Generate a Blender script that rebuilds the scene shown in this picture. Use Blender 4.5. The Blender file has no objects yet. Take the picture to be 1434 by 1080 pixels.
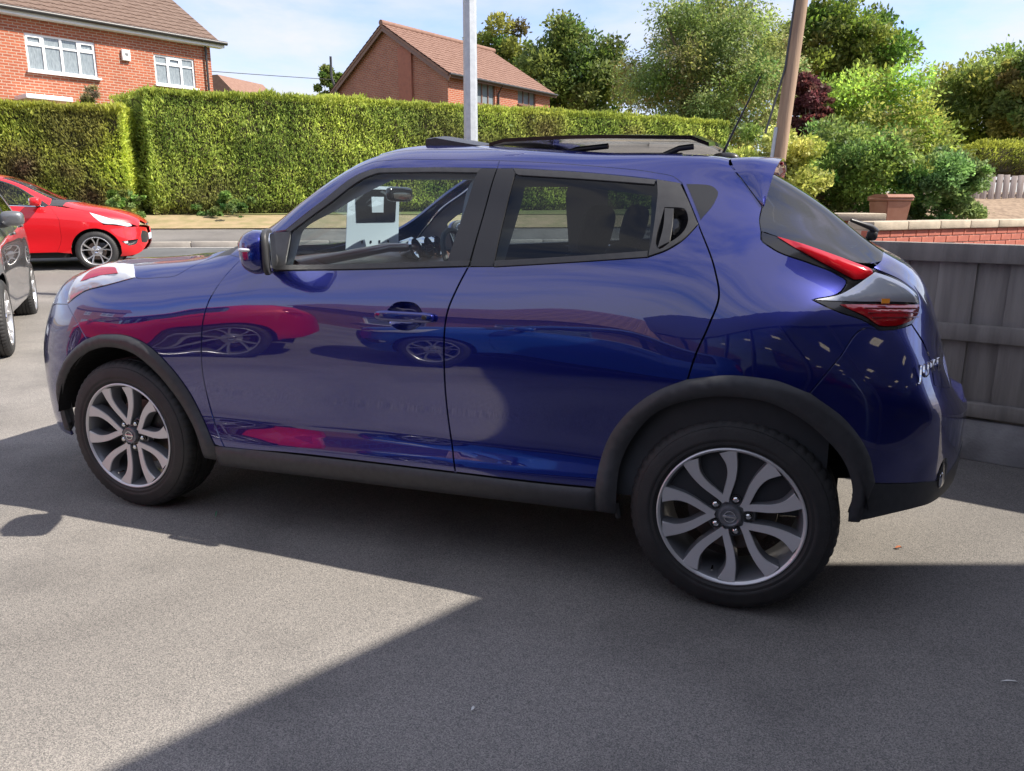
import bpy, bmesh, math, random
import numpy as np
from mathutils import Vector, Matrix
from mathutils.geometry import delaunay_2d_cdt

random.seed(7); RNG = np.random.default_rng(11)
SC = bpy.context.scene
COL = SC.collection
R_ = math.radians

# ------------------------------------------------------------------ camera
CAM = Vector((1.400, -3.264, 1.319)); YAW, PITCH, ROLL, FPX = R_(-20.187), R_(-13.381), R_(.144), 1070.45
FWD = Vector((math.sin(YAW)*math.cos(PITCH), math.cos(YAW)*math.cos(PITCH), math.sin(PITCH)))
RGT = FWD.cross(Vector((0, 0, 1))).normalized(); UPV = RGT.cross(FWD)
RGT, UPV = math.cos(ROLL)*RGT + math.sin(ROLL)*UPV, -math.sin(ROLL)*RGT + math.cos(ROLL)*UPV
cd = bpy.data.cameras.new('camera'); cam = bpy.data.objects.new('camera', cd); COL.objects.link(cam)
cd.sensor_width = 36; cd.lens = FPX/1434*36; cd.clip_start = .05; cd.clip_end = 2000
M = Matrix((RGT, UPV, -FWD)).transposed().to_4x4(); M.translation = CAM; cam.matrix_world = M
SC.camera = cam

# ------------------------------------------------------------------ sky, sun, exposure
SUN = Vector((.95, .20, 1.0)).normalized()
SUN_EL = math.asin(SUN.z)
w = bpy.data.worlds.new('World'); SC.world = w; w.use_nodes = True
nt = w.node_tree; N = nt.nodes; LK = nt.links; N.clear()
out = N.new('ShaderNodeOutputWorld'); bg = N.new('ShaderNodeBackground'); sky = N.new('ShaderNodeTexSky')
sky.sky_type = 'NISHITA'; sky.sun_disc = False; sky.sun_elevation = SUN_EL
sky.sun_rotation = math.atan2(SUN.x, SUN.y)
sky.air_density = 1.0; sky.dust_density = .7; sky.ozone_density = 3.0
tc = N.new('ShaderNodeTexCoord'); mp = N.new('ShaderNodeMapping'); mp.inputs['Scale'].default_value = (1.3, 1.3, 5.0); mp.inputs['Rotation'].default_value = (.18, 0, .5)
n1 = N.new('ShaderNodeTexNoise'); n1.inputs['Scale'].default_value = 1.7; n1.inputs['Detail'].default_value = 8; n1.inputs['Roughness'].default_value = .58; n1.inputs['Distortion'].default_value = .35
rmp = N.new('ShaderNodeValToRGB'); rmp.color_ramp.elements[0].position = .33; rmp.color_ramp.elements[1].position = .57
mixc = N.new('ShaderNodeMixRGB'); mixc.inputs[2].default_value = (2.95, 2.98, 3.2, 1)
mulf = N.new('ShaderNodeMath'); mulf.operation = 'MULTIPLY'; mulf.inputs[1].default_value = .9
LK.new(tc.outputs['Generated'], mp.inputs['Vector']); LK.new(mp.outputs['Vector'], n1.inputs['Vector']); LK.new(n1.outputs['Fac'], rmp.inputs['Fac'])
LK.new(rmp.outputs['Color'], mulf.inputs[0]); LK.new(mulf.outputs[0], mixc.inputs[0]); tint = N.new('ShaderNodeMixRGB'); tint.blend_type = 'MULTIPLY'; tint.inputs[0].default_value = 1; tint.inputs[2].default_value = (.74, .72, .85, 1); LK.new(sky.outputs['Color'], tint.inputs[1]); LK.new(tint.outputs['Color'], mixc.inputs[1]); LK.new(mixc.outputs['Color'], bg.inputs['Color'])
bg.inputs['Strength'].default_value = .15
LK.new(bg.outputs[0], out.inputs[0])
sd = bpy.data.lights.new('sun', 'SUN'); sd.energy = 4.4; sd.angle = R_(.53); sd.color = (1, .92, .80)
so = bpy.data.objects.new('sun', sd); COL.objects.link(so); so.rotation_euler = SUN.to_track_quat('Z', 'Y').to_euler(); so.location = (8, 2, 9)
SC.view_settings.view_transform = 'Standard'; SC.view_settings.look = 'None'; SC.view_settings.gamma = 1; SC.view_settings.use_curve_mapping = False
SC.view_settings.exposure = 1.1

# ------------------------------------------------------------------ materials
def principled(name, color=(.5, .5, .5), rough=.5, metal=0, coat=0, coat_r=.03, spec=.5, emit=None, es=0):
    m = bpy.data.materials.new(name); m.use_nodes = True; b = m.node_tree.nodes['Principled BSDF']
    b.inputs['Base Color'].default_value = (*color, 1); b.inputs['Roughness'].default_value = rough; b.inputs['Metallic'].default_value = metal
    b.inputs['Coat Weight'].default_value = coat; b.inputs['Coat Roughness'].default_value = coat_r; b.inputs['Specular IOR Level'].default_value = spec
    if emit: b.inputs['Emission Color'].default_value = (*emit, 1); b.inputs['Emission Strength'].default_value = es
    return m
def noisy(m, scale=6, c2=None, amount=.5, detail=5, bump=0, bscale=60, coord='Object', stretch=(1, 1, 1), lo=.35, hi=.65, rvar=0):
    """second colour and fine relief by noise"""
    t = m.node_tree; n = t.nodes; b = n['Principled BSDF']
    tc = n.new('ShaderNodeTexCoord'); mp = n.new('ShaderNodeMapping'); mp.inputs['Scale'].default_value = stretch; t.links.new(tc.outputs[coord], mp.inputs[0])
    if c2:
        a = n.new('ShaderNodeTexNoise'); a.inputs['Scale'].default_value = scale; a.inputs['Detail'].default_value = detail; t.links.new(mp.outputs[0], a.inputs['Vector'])
        r = n.new('ShaderNodeMapRange'); r.inputs[1].default_value = lo; r.inputs[2].default_value = hi; r.inputs[4].default_value = amount; t.links.new(a.outputs['Fac'], r.inputs[0])
        x = n.new('ShaderNodeMixRGB'); x.inputs[1].default_value = b.inputs['Base Color'].default_value; x.inputs[2].default_value = (*c2, 1)
        t.links.new(r.outputs[0], x.inputs[0]); t.links.new(x.outputs[0], b.inputs['Base Color'])
    if bump:
        a = n.new('ShaderNodeTexNoise'); a.inputs['Scale'].default_value = bscale; a.inputs['Detail'].default_value = 4; t.links.new(mp.outputs[0], a.inputs['Vector'])
        bp = n.new('ShaderNodeBump'); bp.inputs['Strength'].default_value = bump; bp.inputs['Distance'].default_value = .01; t.links.new(a.outputs['Fac'], bp.inputs['Height']); t.links.new(bp.outputs[0], b.inputs['Normal'])
    return m
def pane(name, tint=(.8, .85, .86), ior=1.5, rough=0.0):
    m = bpy.data.materials.new(name); m.use_nodes = True; t = m.node_tree; n = t.nodes; n.clear()
    o = n.new('ShaderNodeOutputMaterial'); mx = n.new('ShaderNodeMixShader'); fr = n.new('ShaderNodeFresnel'); fr.inputs[0].default_value = ior
    tr = n.new('ShaderNodeBsdfTransparent'); tr.inputs[0].default_value = (*tint, 1); gl = n.new('ShaderNodeBsdfGlossy'); gl.inputs['Roughness'].default_value = rough
    ge = n.new('ShaderNodeNewGeometry'); mr = n.new('ShaderNodeMapRange'); mr.inputs[3].default_value = ior; mr.inputs[4].default_value = 1/ior
    t.links.new(ge.outputs['Backfacing'], mr.inputs[0]); t.links.new(mr.outputs[0], fr.inputs[0])     # same reflectance from both faces
    t.links.new(fr.outputs[0], mx.inputs[0]); t.links.new(tr.outputs[0], mx.inputs[1]); t.links.new(gl.outputs[0], mx.inputs[2]); t.links.new(mx.outputs[0], o.inputs[0])
    return m
MAT = {}
def paint(name, base, rough=.38, metal=.4, ior=1.55):
    m = principled(name, base, rough, metal, coat=1, coat_r=.008); m.node_tree.nodes['Principled BSDF'].inputs['Coat IOR'].default_value = ior
    return m
MAT['blue'] = paint('blue_paint', (.008, .014, .175), .25, .65, 1.88)
MAT['red'] = paint('red_paint', (.62, .004, .010), .4, .15)
MAT['blue2'] = paint('bright_blue_paint', (.012, .10, .42), .4, .3)
MAT['grey'] = paint('grey_paint', (.16, .165, .175), .4, .6)
MAT['black_plastic'] = noisy(principled('black_plastic', (.034, .035, .039), .48), 40, (.05, .051, .055), .6, bump=.12, bscale=500)
MAT['gloss_black'] = principled('gloss_black', (.012, .012, .014), .12, coat=.6)
MAT['satin_black'] = noisy(principled('satin_black', (.02, .02, .023), .38), 5, (.03, .031, .034), .5)
MAT['rubber'] = noisy(principled('tyre_rubber', (.018, .018, .019), .62), 14, (.032, .031, .031), .7, bump=.15, bscale=160)
MAT['well'] = noisy(principled('wheel_well_liner', (.012, .012, .013), .85), 20, (.022, .021, .02), .6, bump=.3, bscale=60)
MAT['alloy_face'] = principled('machined_alloy', (.62, .62, .635), .36, .5)
MAT['alloy_dark'] = principled('painted_alloy', (.17, .175, .19), .38, .4, coat=.3)
MAT['silver'] = principled('silver_alloy', (.62, .62, .63), .3, .85)
MAT['chrome'] = principled('chrome', (.75, .75, .77), .08, 1)
MAT['steel_dark'] = noisy(principled('brake_steel', (.16, .14, .13), .45, .8), 30, (.2, .11, .07), .5)
MAT['window_glass'] = pane('clear_window_glass', (.78, .86, .88))
MAT['privacy_glass'] = pane('privacy_window_glass', (.28, .32, .345))
MAT['rear_glass'] = pane('dark_rear_glass', (.10, .12, .13), 2.3)
MAT['screen_glass'] = pane('windscreen_glass', (.80, .87, .87))
MAT['lens_clear'] = principled('clear_lamp_lens', (.66, .69, .74), .14, .25, coat=1)
MAT['lens_red'] = principled('red_lamp_lens', (.42, .005, .012), .10, .1, coat=1)
MAT['lens_dark'] = principled('dark_red_lens_rib', (.16, .003, .005), .15, coat=1)
MAT['lens_amber'] = principled('amber_lamp_lens', (.75, .25, .02), .15, coat=1)
MAT['cabin_dark'] = noisy(principled('dark_cabin_trim', (.022, .024, .028), .7), 20, (.03, .032, .036), .5)
MAT['cabin_grey'] = principled('grey_cabin_trim', (.20, .21, .225), .75)
MAT['cabin_red'] = principled('red_brown_trim', (.20, .055, .030), .3, coat=.5)
MAT['dash'] = noisy(principled('brown_dash_reflection', (.13, .055, .032), .4), 6, (.05, .03, .024), .9)  # brown imitates the warm reflection in the side window, put into the dash colour
MAT['seat'] = noisy(principled('seat_cloth', (.035, .037, .042), .85), 80, (.055, .057, .062), .6)
MAT['paper'] = principled('white_card', (.50, .56, .63), .5)
MAT['mirror'] = principled('mirror_glass', (.85, .87, .9), .01, 1)

# ------------------------------------------------------------------ mesh helpers
def link(o, parent=None):
    COL.objects.link(o)
    if parent: o.parent = parent
    return o
def mobj(name, verts, faces, mat, parent=None, smooth=True, normals=None):
    me = bpy.data.meshes.new(name); me.from_pydata([tuple(map(float, v)) for v in verts], [], [tuple(map(int, f)) for f in faces]); me.update()
    me.materials.append(mat)
    if smooth: me.polygons.foreach_set('use_smooth', [True]*len(me.polygons))
    if normals is not None: me.normals_split_custom_set_from_vertices([tuple(map(float, n)) for n in normals])
    return link(bpy.data.objects.new(name, me), parent)
def bobj(name, bm, mat, parent=None, smooth=False, sharp=None):
    me = bpy.data.meshes.new(name); bm.normal_update(); bm.to_mesh(me); bm.free(); me.materials.append(mat)
    if smooth:
        me.polygons.foreach_set('use_smooth', [True]*len(me.polygons))
        if sharp is not None: me.set_sharp_from_angle(angle=R_(sharp))
    return link(bpy.data.objects.new(name, me), parent)
def tag(o, label=None, cat=None, group=None, kind=None):
    if label: o['label'] = label
    if cat: o['category'] = cat
    if group: o['group'] = group
    if kind: o['kind'] = kind
    return o
def thing(name, label, cat, loc=(0, 0, 0), rz=0, group=None):
    o = bpy.data.objects.new(name, None); COL.objects.link(o); o.location = loc; o.rotation_euler = (0, 0, rz); o.empty_display_size = .2
    return tag(o, label, cat, group)
def bm_box(bm, c, s, rot=None, bevel=0, seg=2):
    r = bmesh.ops.create_cube(bm, size=1); vs = r['verts']
    for v in vs: v.co = Vector((v.co.x*s[0], v.co.y*s[1], v.co.z*s[2]))
    if bevel:
        es = list({e for v in vs for e in v.link_edges}); rb = bmesh.ops.bevel(bm, geom=es, offset=bevel, segments=seg, affect='EDGES', profile=.5); vs = list({v for f in rb['faces'] for v in f.verts} | {v for v in vs if v.is_valid})
        vs = [v for v in vs if v.is_valid]
    m = rot.to_matrix() if rot is not None and not isinstance(rot, Matrix) else rot
    for v in vs:
        if m is not None: v.co = m @ v.co
        v.co += Vector(c)
    return vs
def box(name, c, s, mat, parent=None, rot=None, bevel=0, seg=2):
    bm = bmesh.new(); bm_box(bm, c, s, rot, bevel, seg)
    return bobj(name, bm, mat, parent, bevel > 0, 40)
def tube(name, pts, rad, mat, parent=None, seg=10, cap=True):
    """swept round bar; rad a number or one per point"""
    pts = [Vector(p) for p in pts]; rad = rad if hasattr(rad, '__len__') else [rad]*len(pts)
    V, F = [], []; up = Vector((0, 0, 1))
    for i, q in enumerate(pts):
        d = (pts[min(i+1, len(pts)-1)] - pts[max(i-1, 0)]).normalized(); a = d.cross(up)
        if a.length < .05: a = d.cross(Vector((1, 0, 0)))
        a.normalize(); b = d.cross(a)
        V += [q + (a*math.cos(t) + b*math.sin(t))*rad[i] for t in np.linspace(0, 2*math.pi, seg, endpoint=False)]
    for i in range(len(pts)-1):
        for j in range(seg): k = (j+1) % seg; F.append((i*seg+j, i*seg+k, (i+1)*seg+k, (i+1)*seg+j))
    if cap: F += [tuple(range(seg))[::-1], tuple(range((len(pts)-1)*seg, len(pts)*seg))]
    o = mobj(name, V, F, mat, parent); o.data.set_sharp_from_angle(angle=R_(50)); return o
def lathe(name, prof, mat, parent=None, seg=72, axis='y', sharp=35, close=False, mod=None):
    """prof: list of (radius, offset along axis)"""
    V, F = [], []; n = len(prof)
    for i in range(seg):
        t = 2*math.pi*i/seg
        for j, (r, h) in enumerate(prof):
            rr = r if mod is None else mod(i, j, r)
            V.append((rr*math.cos(t), h, rr*math.sin(t)) if axis == 'y' else (rr*math.cos(t), rr*math.sin(t), h))
    for i in range(seg):
        k = (i+1) % seg
        for j in range(n-1 if not close else n):
            l = (j+1) % n; F.append((i*n+j, i*n+l, k*n+l, k*n+j))
    o = mobj(name, V, F, mat, parent)
    bm = bmesh.new(); bm.from_mesh(o.data); bmesh.ops.recalc_face_normals(bm, faces=bm.faces); bm.to_mesh(o.data); bm.free()
    o.data.set_sharp_from_angle(angle=R_(sharp)); return o
def prism(name, poly, y0, y1, mat, parent=None, bevel=0, plane='xz'):
    """2-D outline extruded along the third axis"""
    bm = bmesh.new()
    f = (lambda a, b, h: (a, h, b)) if plane == 'xz' else (lambda a, b, h: (a, b, h)) if plane == 'xy' else (lambda a, b, h: (h, a, b))
    vs = [bm.verts.new(f(a, b, y0)) for a, b in poly]; fc = bm.faces.new(vs)
    r = bmesh.ops.extrude_face_region(bm, geom=[fc]); vv = [g for g in r['geom'] if isinstance(g, bmesh.types.BMVert)]
    for v, (a, b) in zip(vs, poly): pass
    d = Vector(f(0, 0, y1)) - Vector(f(0, 0, y0)); bmesh.ops.translate(bm, verts=vv, vec=d)
    bmesh.ops.recalc_face_normals(bm, faces=bm.faces)
    if bevel: bmesh.ops.bevel(bm, geom=list(bm.edges), offset=bevel, segments=2, affect='EDGES', clamp_overlap=True)
    return bobj(name, bm, mat, parent, bevel > 0, 40)
def superell(name, c, r, mat, parent=None, n1=.6, n2=.6, rot=None, nu=20, nv=28, warp=None):
    """rounded box / egg"""
    V, F = [], []; sg = lambda v, e: math.copysign(abs(v)**e, v)
    for i in range(nu+1):
        a = -math.pi/2 + math.pi*i/nu
        for j in range(nv):
            b = 2*math.pi*j/nv
            p = Vector((r[0]*sg(math.cos(a), n1)*sg(math.cos(b), n2), r[1]*sg(math.cos(a), n1)*sg(math.sin(b), n2), r[2]*sg(math.sin(a), n1)))
            if warp: p = warp(p)
            if rot is not None: p = rot @ p
            V.append(p + Vector(c))
    for i in range(nu):
        for j in range(nv): k = (j+1) % nv; F.append((i*nv+j, i*nv+k, (i+1)*nv+k, (i+1)*nv+j))
    return mobj(name, V, F, mat, parent)
def copy_tree(o, parent=None, remap=None):
    c = o.copy(); COL.objects.link(c); c.parent = parent
    if parent is not None: c.matrix_parent_inverse = o.matrix_parent_inverse.copy()
    if remap and c.type == 'MESH':
        for s in c.material_slots:
            if s.material in remap: mnew = remap[s.material]; s.link = 'OBJECT'; s.material = mnew
    for ch in list(o.children): copy_tree(ch, c, remap)
    return c
# view-independent ground frame used for laying out the street: a to the right, b away from the forecourt
FH = Vector((math.sin(YAW), math.cos(YAW), 0)); RH = Vector((math.cos(YAW), -math.sin(YAW), 0))
def ab(a, b, z=0): q = Vector((CAM.x, CAM.y, 0)) + RH*a + FH*b; return Vector((q.x, q.y, z))
def at(px, py, b):
    """point b metres out along the street's normal, read off the photograph"""
    d = FWD + RGT*((px-717)/FPX) - UPV*((py-540)/FPX); return CAM + d*(b/d.dot(FH))
def A_(px, b, py=285): return (at(px, py, b) - CAM).dot(RH)
def col(q): d = Vector(q) - CAM; return 717 + FPX*d.dot(RGT)/d.dot(FWD)

# ---- body surface: lofted key curves, sampled on a (u, s) grid ----
def cr_eval(xk, yk, x):
    """non-uniform cubic Hermite through the control points"""
    xk = np.asarray(xk, float); yk = np.asarray(yk, float)
    h = np.diff(xk); d = np.diff(yk) / h
    m = np.empty_like(yk); m[0] = d[0]; m[-1] = d[-1]
    m[1:-1] = (d[:-1] * h[1:] + d[1:] * h[:-1]) / (h[1:] + h[:-1])
    lo = np.minimum(np.abs(d[:-1]), np.abs(d[1:])) * 3
    m[1:-1] = np.clip(m[1:-1], -lo, lo)
    x = np.clip(x, xk[0], xk[-1]); i = np.clip(np.searchsorted(xk, x) - 1, 0, len(h) - 1)
    t = (x - xk[i]) / h[i]
    return ((2*t**3 - 3*t**2 + 1)*yk[i] + (t**3 - 2*t**2 + t)*h[i]*m[i] + (-2*t**3 + 3*t**2)*yk[i+1] + (t**3 - t**2)*h[i]*m[i+1])

def gsm(a, sig, axis):
    if sig <= 0: return a
    n = int(3*sig) + 1
    k = np.exp(-.5*(np.arange(-n, n+1)/sig)**2); k /= k.sum()
    a = np.moveaxis(a, axis, 0)
    pre = 2*a[:1] - a[1:n+1][::-1]; post = 2*a[-1:] - a[-n-1:-1][::-1]
    b = np.concatenate([pre, a, post]); out = np.zeros_like(a)
    for j, w in enumerate(k): out += w*b[j:j+len(a)]
    return np.moveaxis(out, 0, axis)

class Surf:
    L = 2.2
    def __init__(self, keys, plan, bump=None, sig_u=5, sig_s=3.0, ns=300, nu=480):
        plan = np.array(plan, float)
        ul = np.concatenate([[0], np.cumsum(np.hypot(*np.diff(plan, axis=0).T))])
        self.px, self.pu = plan[:, 0], ul
        self.us = np.linspace(0, ul[-1], nu); self.xs = cr_eval(ul, plan[:, 0], self.us)
        self.xs = np.maximum.accumulate(self.xs + np.arange(nu)*1e-9)
        ky, kz = [], []
        for k in keys:
            k = np.array(k, float); uk = np.interp(k[:, 0], self.xs, self.us)
            ky.append(cr_eval(uk, k[:, 1], self.us)); kz.append(cr_eval(uk, k[:, 2], self.us))
        ky = gsm(np.array(ky), sig_u, 1); kz = gsm(np.array(kz), sig_u, 1)
        Y = np.zeros((nu, ns)); Z = np.zeros((nu, ns))
        for i in range(nu):
            a = ky[:, i]; b = kz[:, i]
            c = np.concatenate([[0], np.cumsum(np.hypot(np.diff(a), np.diff(b)) + 1e-5)])
            t = np.linspace(0, c[-1], 600); y = cr_eval(c, a, t); z = cr_eval(c, b, t)
            c2 = np.concatenate([[0], np.cumsum(np.hypot(np.diff(y), np.diff(z)) + 1e-7)])
            q = np.linspace(0, c2[-1], ns); Y[i] = np.interp(q, c2, y); Z[i] = np.interp(q, c2, z)
        Y = gsm(Y, sig_s, 1); Z = gsm(Z, sig_s, 1); Y[:, -1] = 0
        Y = gsm(Y, 2.5, 0); Z = gsm(Z, 2.5, 0)
        if bump: Y = Y + bump(np.repeat(self.xs[:, None], ns, 1), Y, Z)
        self.Y, self.Z, self.nu, self.ns = Y, Z, nu, ns
        X = np.repeat(self.xs[:, None], ns, 1); P = np.stack([X, -Y, Z], -1)
        du = np.gradient(P, axis=0); ds = np.gradient(P, axis=1)
        N = np.cross(du, ds); N /= np.linalg.norm(N, axis=-1, keepdims=True) + 1e-12
        if N[nu//2, ns//3, 1] > 0: N = -N
        self.N = N; self.P = P
    def u(self, x): return np.interp(x, self.xs, self.us)
    def _row(self, A, u):
        f = np.clip(u/self.us[-1]*(self.nu-1), 0, self.nu-1.001); i = int(f); f -= i
        return A[i]*(1-f) + A[i+1]*f
    def xz(self, x, z):
        u = float(self.u(x)); zz = np.maximum.accumulate(self._row(self.Z, u))
        return u, float(np.interp(z, zz + np.arange(self.ns)*1e-7, np.linspace(0, 1, self.ns)))*self.L
    def xy(self, x, y):
        u = float(self.u(x)); r = self._row(self.Y, u); k = self.ns//2
        return u, float(np.interp(-abs(y), -r[k:], np.linspace(k/(self.ns-1), 1, self.ns-k)))*self.L
    def ev(self, A, us):
        us = np.asarray(us, float)
        f = np.clip(us[:, 0]/self.us[-1]*(self.nu-1), 0, self.nu-1.001); g = np.clip(us[:, 1]/self.L*(self.ns-1), 0, self.ns-1.001)
        i = f.astype(int); j = g.astype(int); f = (f-i)[:, None]; g = (g-j)[:, None]
        return A[i, j]*(1-f)*(1-g) + A[i+1, j]*f*(1-g) + A[i, j+1]*(1-f)*g + A[i+1, j+1]*f*g
    def yat(self, x, z):
        return -float(self.ev(self.P, [self.xz(x, z)])[0, 1])

# ------------------------------------------------------------------ trimmed panels on a body surface
def seg_spline(pts, step=.012):
    p = np.array(pts, float)
    c = np.concatenate([[0], np.cumsum(np.hypot(*np.diff(p, axis=0).T))]); n = max(2, int(c[-1]/step)+1)
    if len(p) == 2: t = np.linspace(0, 1, n)[:, None]; return p[0]*(1-t) + p[1]*t
    t = np.linspace(0, c[-1], n); return np.stack([cr_eval(c, p[:, 0], t), cr_eval(c, p[:, 1], t)], -1)
def clean(us, eps=.002):
    o = [us[0]]
    for q in us[1:]:
        if math.hypot(q[0]-o[-1][0], q[1]-o[-1][1]) > eps: o.append(q)
    if math.hypot(o[0][0]-o[-1][0], o[0][1]-o[-1][1]) < eps: o.pop()
    return np.array(o)
def outline(S, segs):
    """segs: lists of (x, z) on the side, or ('y', [(x, y), ...]) on the top; each list is one smooth run"""
    o = []
    for s in segs:
        if s[0] == 'y': o += [S.xy(x, y) for x, y in seg_spline(s[1])]
        else: o += [S.xz(x, z) for x, z in seg_spline(s)]
    us = clean(o)
    a = .5*np.sum(us[:, 0]*np.roll(us[:, 1], -1) - np.roll(us[:, 0], -1)*us[:, 1])
    return us if a > 0 else us[::-1]
def inside(poly, pts):
    x, y = pts[:, 0], pts[:, 1]; r = np.zeros(len(pts), bool)
    a = poly; b = np.roll(poly, -1, 0)
    for (x0, y0), (x1, y1) in zip(a, b):
        if y0 == y1: continue
        c = ((y0 > y) != (y1 > y)) & (x < (x1-x0)*(y-y0)/(y1-y0) + x0); r ^= c
    return r
def inset(us, g):
    if g == 0: return us
    d = np.roll(us, -1, 0) - np.roll(us, 1, 0); d /= np.linalg.norm(d, axis=1, keepdims=True) + 1e-9
    return us + np.stack([-d[:, 1], d[:, 0]], -1)*g
def bdist(poly, pts):
    out = np.full(len(pts), 9.)
    for a, b in zip(poly, np.roll(poly, -1, 0)):
        d = b-a; t = np.clip(((pts-a)@d)/(d@d+1e-12), 0, 1); out = np.minimum(out, np.hypot(*(pts-(a+t[:, None]*d)).T))
    return out
def panel(S, name, mat, segs, parent, off=0., fold=.012, gap=.002, res=.035, sides=(-1, 1), merge=False, holes=(), label=None):
    us = inset(outline(S, segs), gap); hs = [inset(outline(S, h), -gap*.5) for h in holes]
    lo = us.min(0); hi = us.max(0)
    gx, gy = np.meshgrid(np.arange(lo[0], hi[0], res), np.arange(lo[1], hi[1], res)); g = np.stack([gx.ravel(), gy.ravel()], -1)
    g = g[inside(us, g)]
    if len(g): g = g[bdist(us, g) > res*.45]
    for h in hs:
        if len(g): g = g[~inside(h, g)]
        if len(g): g = g[bdist(h, g) > res*.45]
    pts = [us]; edges = []; n0 = 0
    for lp in [us] + hs:
        n = len(lp); edges += [(n0+i, n0+(i+1) % n) for i in range(n)]; n0 += n
    allp = np.concatenate([us] + hs + ([g] if len(g) else []))
    r = delaunay_2d_cdt([Vector(q) for q in allp], edges, [], 0, 1e-6)
    P2 = np.array([tuple(v) for v in r[0]]); T = np.array([f for f in r[2] if len(f) == 3])
    c = P2[T].mean(1); keep = inside(us, c)
    for h in hs: keep &= ~inside(h, c)
    T = T[keep]
    used = np.unique(T); rm = -np.ones(len(P2), int); rm[used] = np.arange(len(used)); P2 = P2[used]; T = rm[T]
    Nn = S.ev(S.N, P2); Nn /= np.linalg.norm(Nn, axis=1, keepdims=True); P = S.ev(S.P, P2)
    if callable(off): o = off(bdist(us, P2))[:, None]
    else: o = off
    P = P + Nn*o
    tri = P[T[:, 0]], P[T[:, 1]], P[T[:, 2]]
    fn = np.cross(tri[1]-tri[0], tri[2]-tri[0]); fl = (fn*Nn[T[:, 0]]).sum() < 0
    if fl: T = T[:, ::-1].copy()
    if callable(off):        # dished or domed: shade by its own shape
        Nn = np.zeros_like(P); tri = P[T[:, 0]], P[T[:, 1]], P[T[:, 2]]; fn = np.cross(tri[1]-tri[0], tri[2]-tri[0])
        for k in range(3): np.add.at(Nn, T[:, k], fn)
        Nn /= np.linalg.norm(Nn, axis=1, keepdims=True) + 1e-12
    F = [tuple(t) for t in T]
    if fold:
        cnt = {}
        for t in T:
            for k in range(3): e = (t[k], t[(k+1) % 3]); cnt[e] = 1
        be = [e for e in cnt if (e[1], e[0]) not in cnt]
        if merge: be = [e for e in be if not (abs(P[e[0], 1]) < 1e-3 and abs(P[e[1], 1]) < 1e-3)]
        idx = {}; ex = []; en = []; acc = {}
        for a, b in be:
            ed = P[b]-P[a]; tn = np.cross(ed, Nn[a]); l = np.linalg.norm(tn)
            tn = tn/l if l > 0 else Nn[a]
            for v in (a, b): acc[v] = acc.get(v, 0) + tn
        for v, tn in acc.items():
            idx[v] = len(P) + len(ex); ex.append(P[v] - Nn[v]*fold); l = np.linalg.norm(tn); en.append(tn/l if l > 1e-6 else Nn[v])
        if ex:
            P = np.concatenate([P, ex]); Nn = np.concatenate([Nn, en])
            F += [(b, a, idx[a], idx[b]) for a, b in be]
    res_ = []
    flip = np.array([1, -1, 1])
    if merge:
        k = len(P); o = mobj(name, np.concatenate([P, P*flip]), F + [tuple(i+k for i in f[::-1]) for f in F], mat, parent, normals=np.concatenate([Nn, Nn*flip])); res_ = [o]
    else:
        for s in sides:
            if s < 0: o = mobj(name, P, F, mat, parent if not isinstance(parent, dict) else parent[s], normals=Nn)
            else: o = mobj(name, P*flip, [f[::-1] for f in F], mat, parent if not isinstance(parent, dict) else parent[s], normals=Nn*flip)
            res_.append(o)
    if label:
        for o in res_: o['label'] = label
    if merge: return res_[0]
    return dict(zip(sides, res_))
def shell_grid(S, name, mat, parent, x0, x1, s0, s1, off, su=6, ss=6, top=None):
    """plain offset copy of part of the surface (linings), one per side"""
    iu = [i for i in range(0, S.nu, su) if x0 <= S.xs[i] <= x1]; js = list(range(int(s0*(S.ns-1)), int(s1*(S.ns-1))+1, ss)); n = len(js)
    for sg in (1, -1):
        V = []; F = []
        for i in iu:
            for j in js: p = S.P[i, j] + S.N[i, j]*off; V.append((p[0], p[1]*sg, p[2]))
        for a in range(len(iu)-1):
            for b in range(n-1):
                if top is not None and S.P[iu[a], js[b], 2] > top(S.xs[iu[a]]): continue
                q = (a*n+b, a*n+b+1, (a+1)*n+b+1, (a+1)*n+b); F.append(q if sg < 0 else q[::-1])
        mobj(name, V, F, mat, parent)

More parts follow.
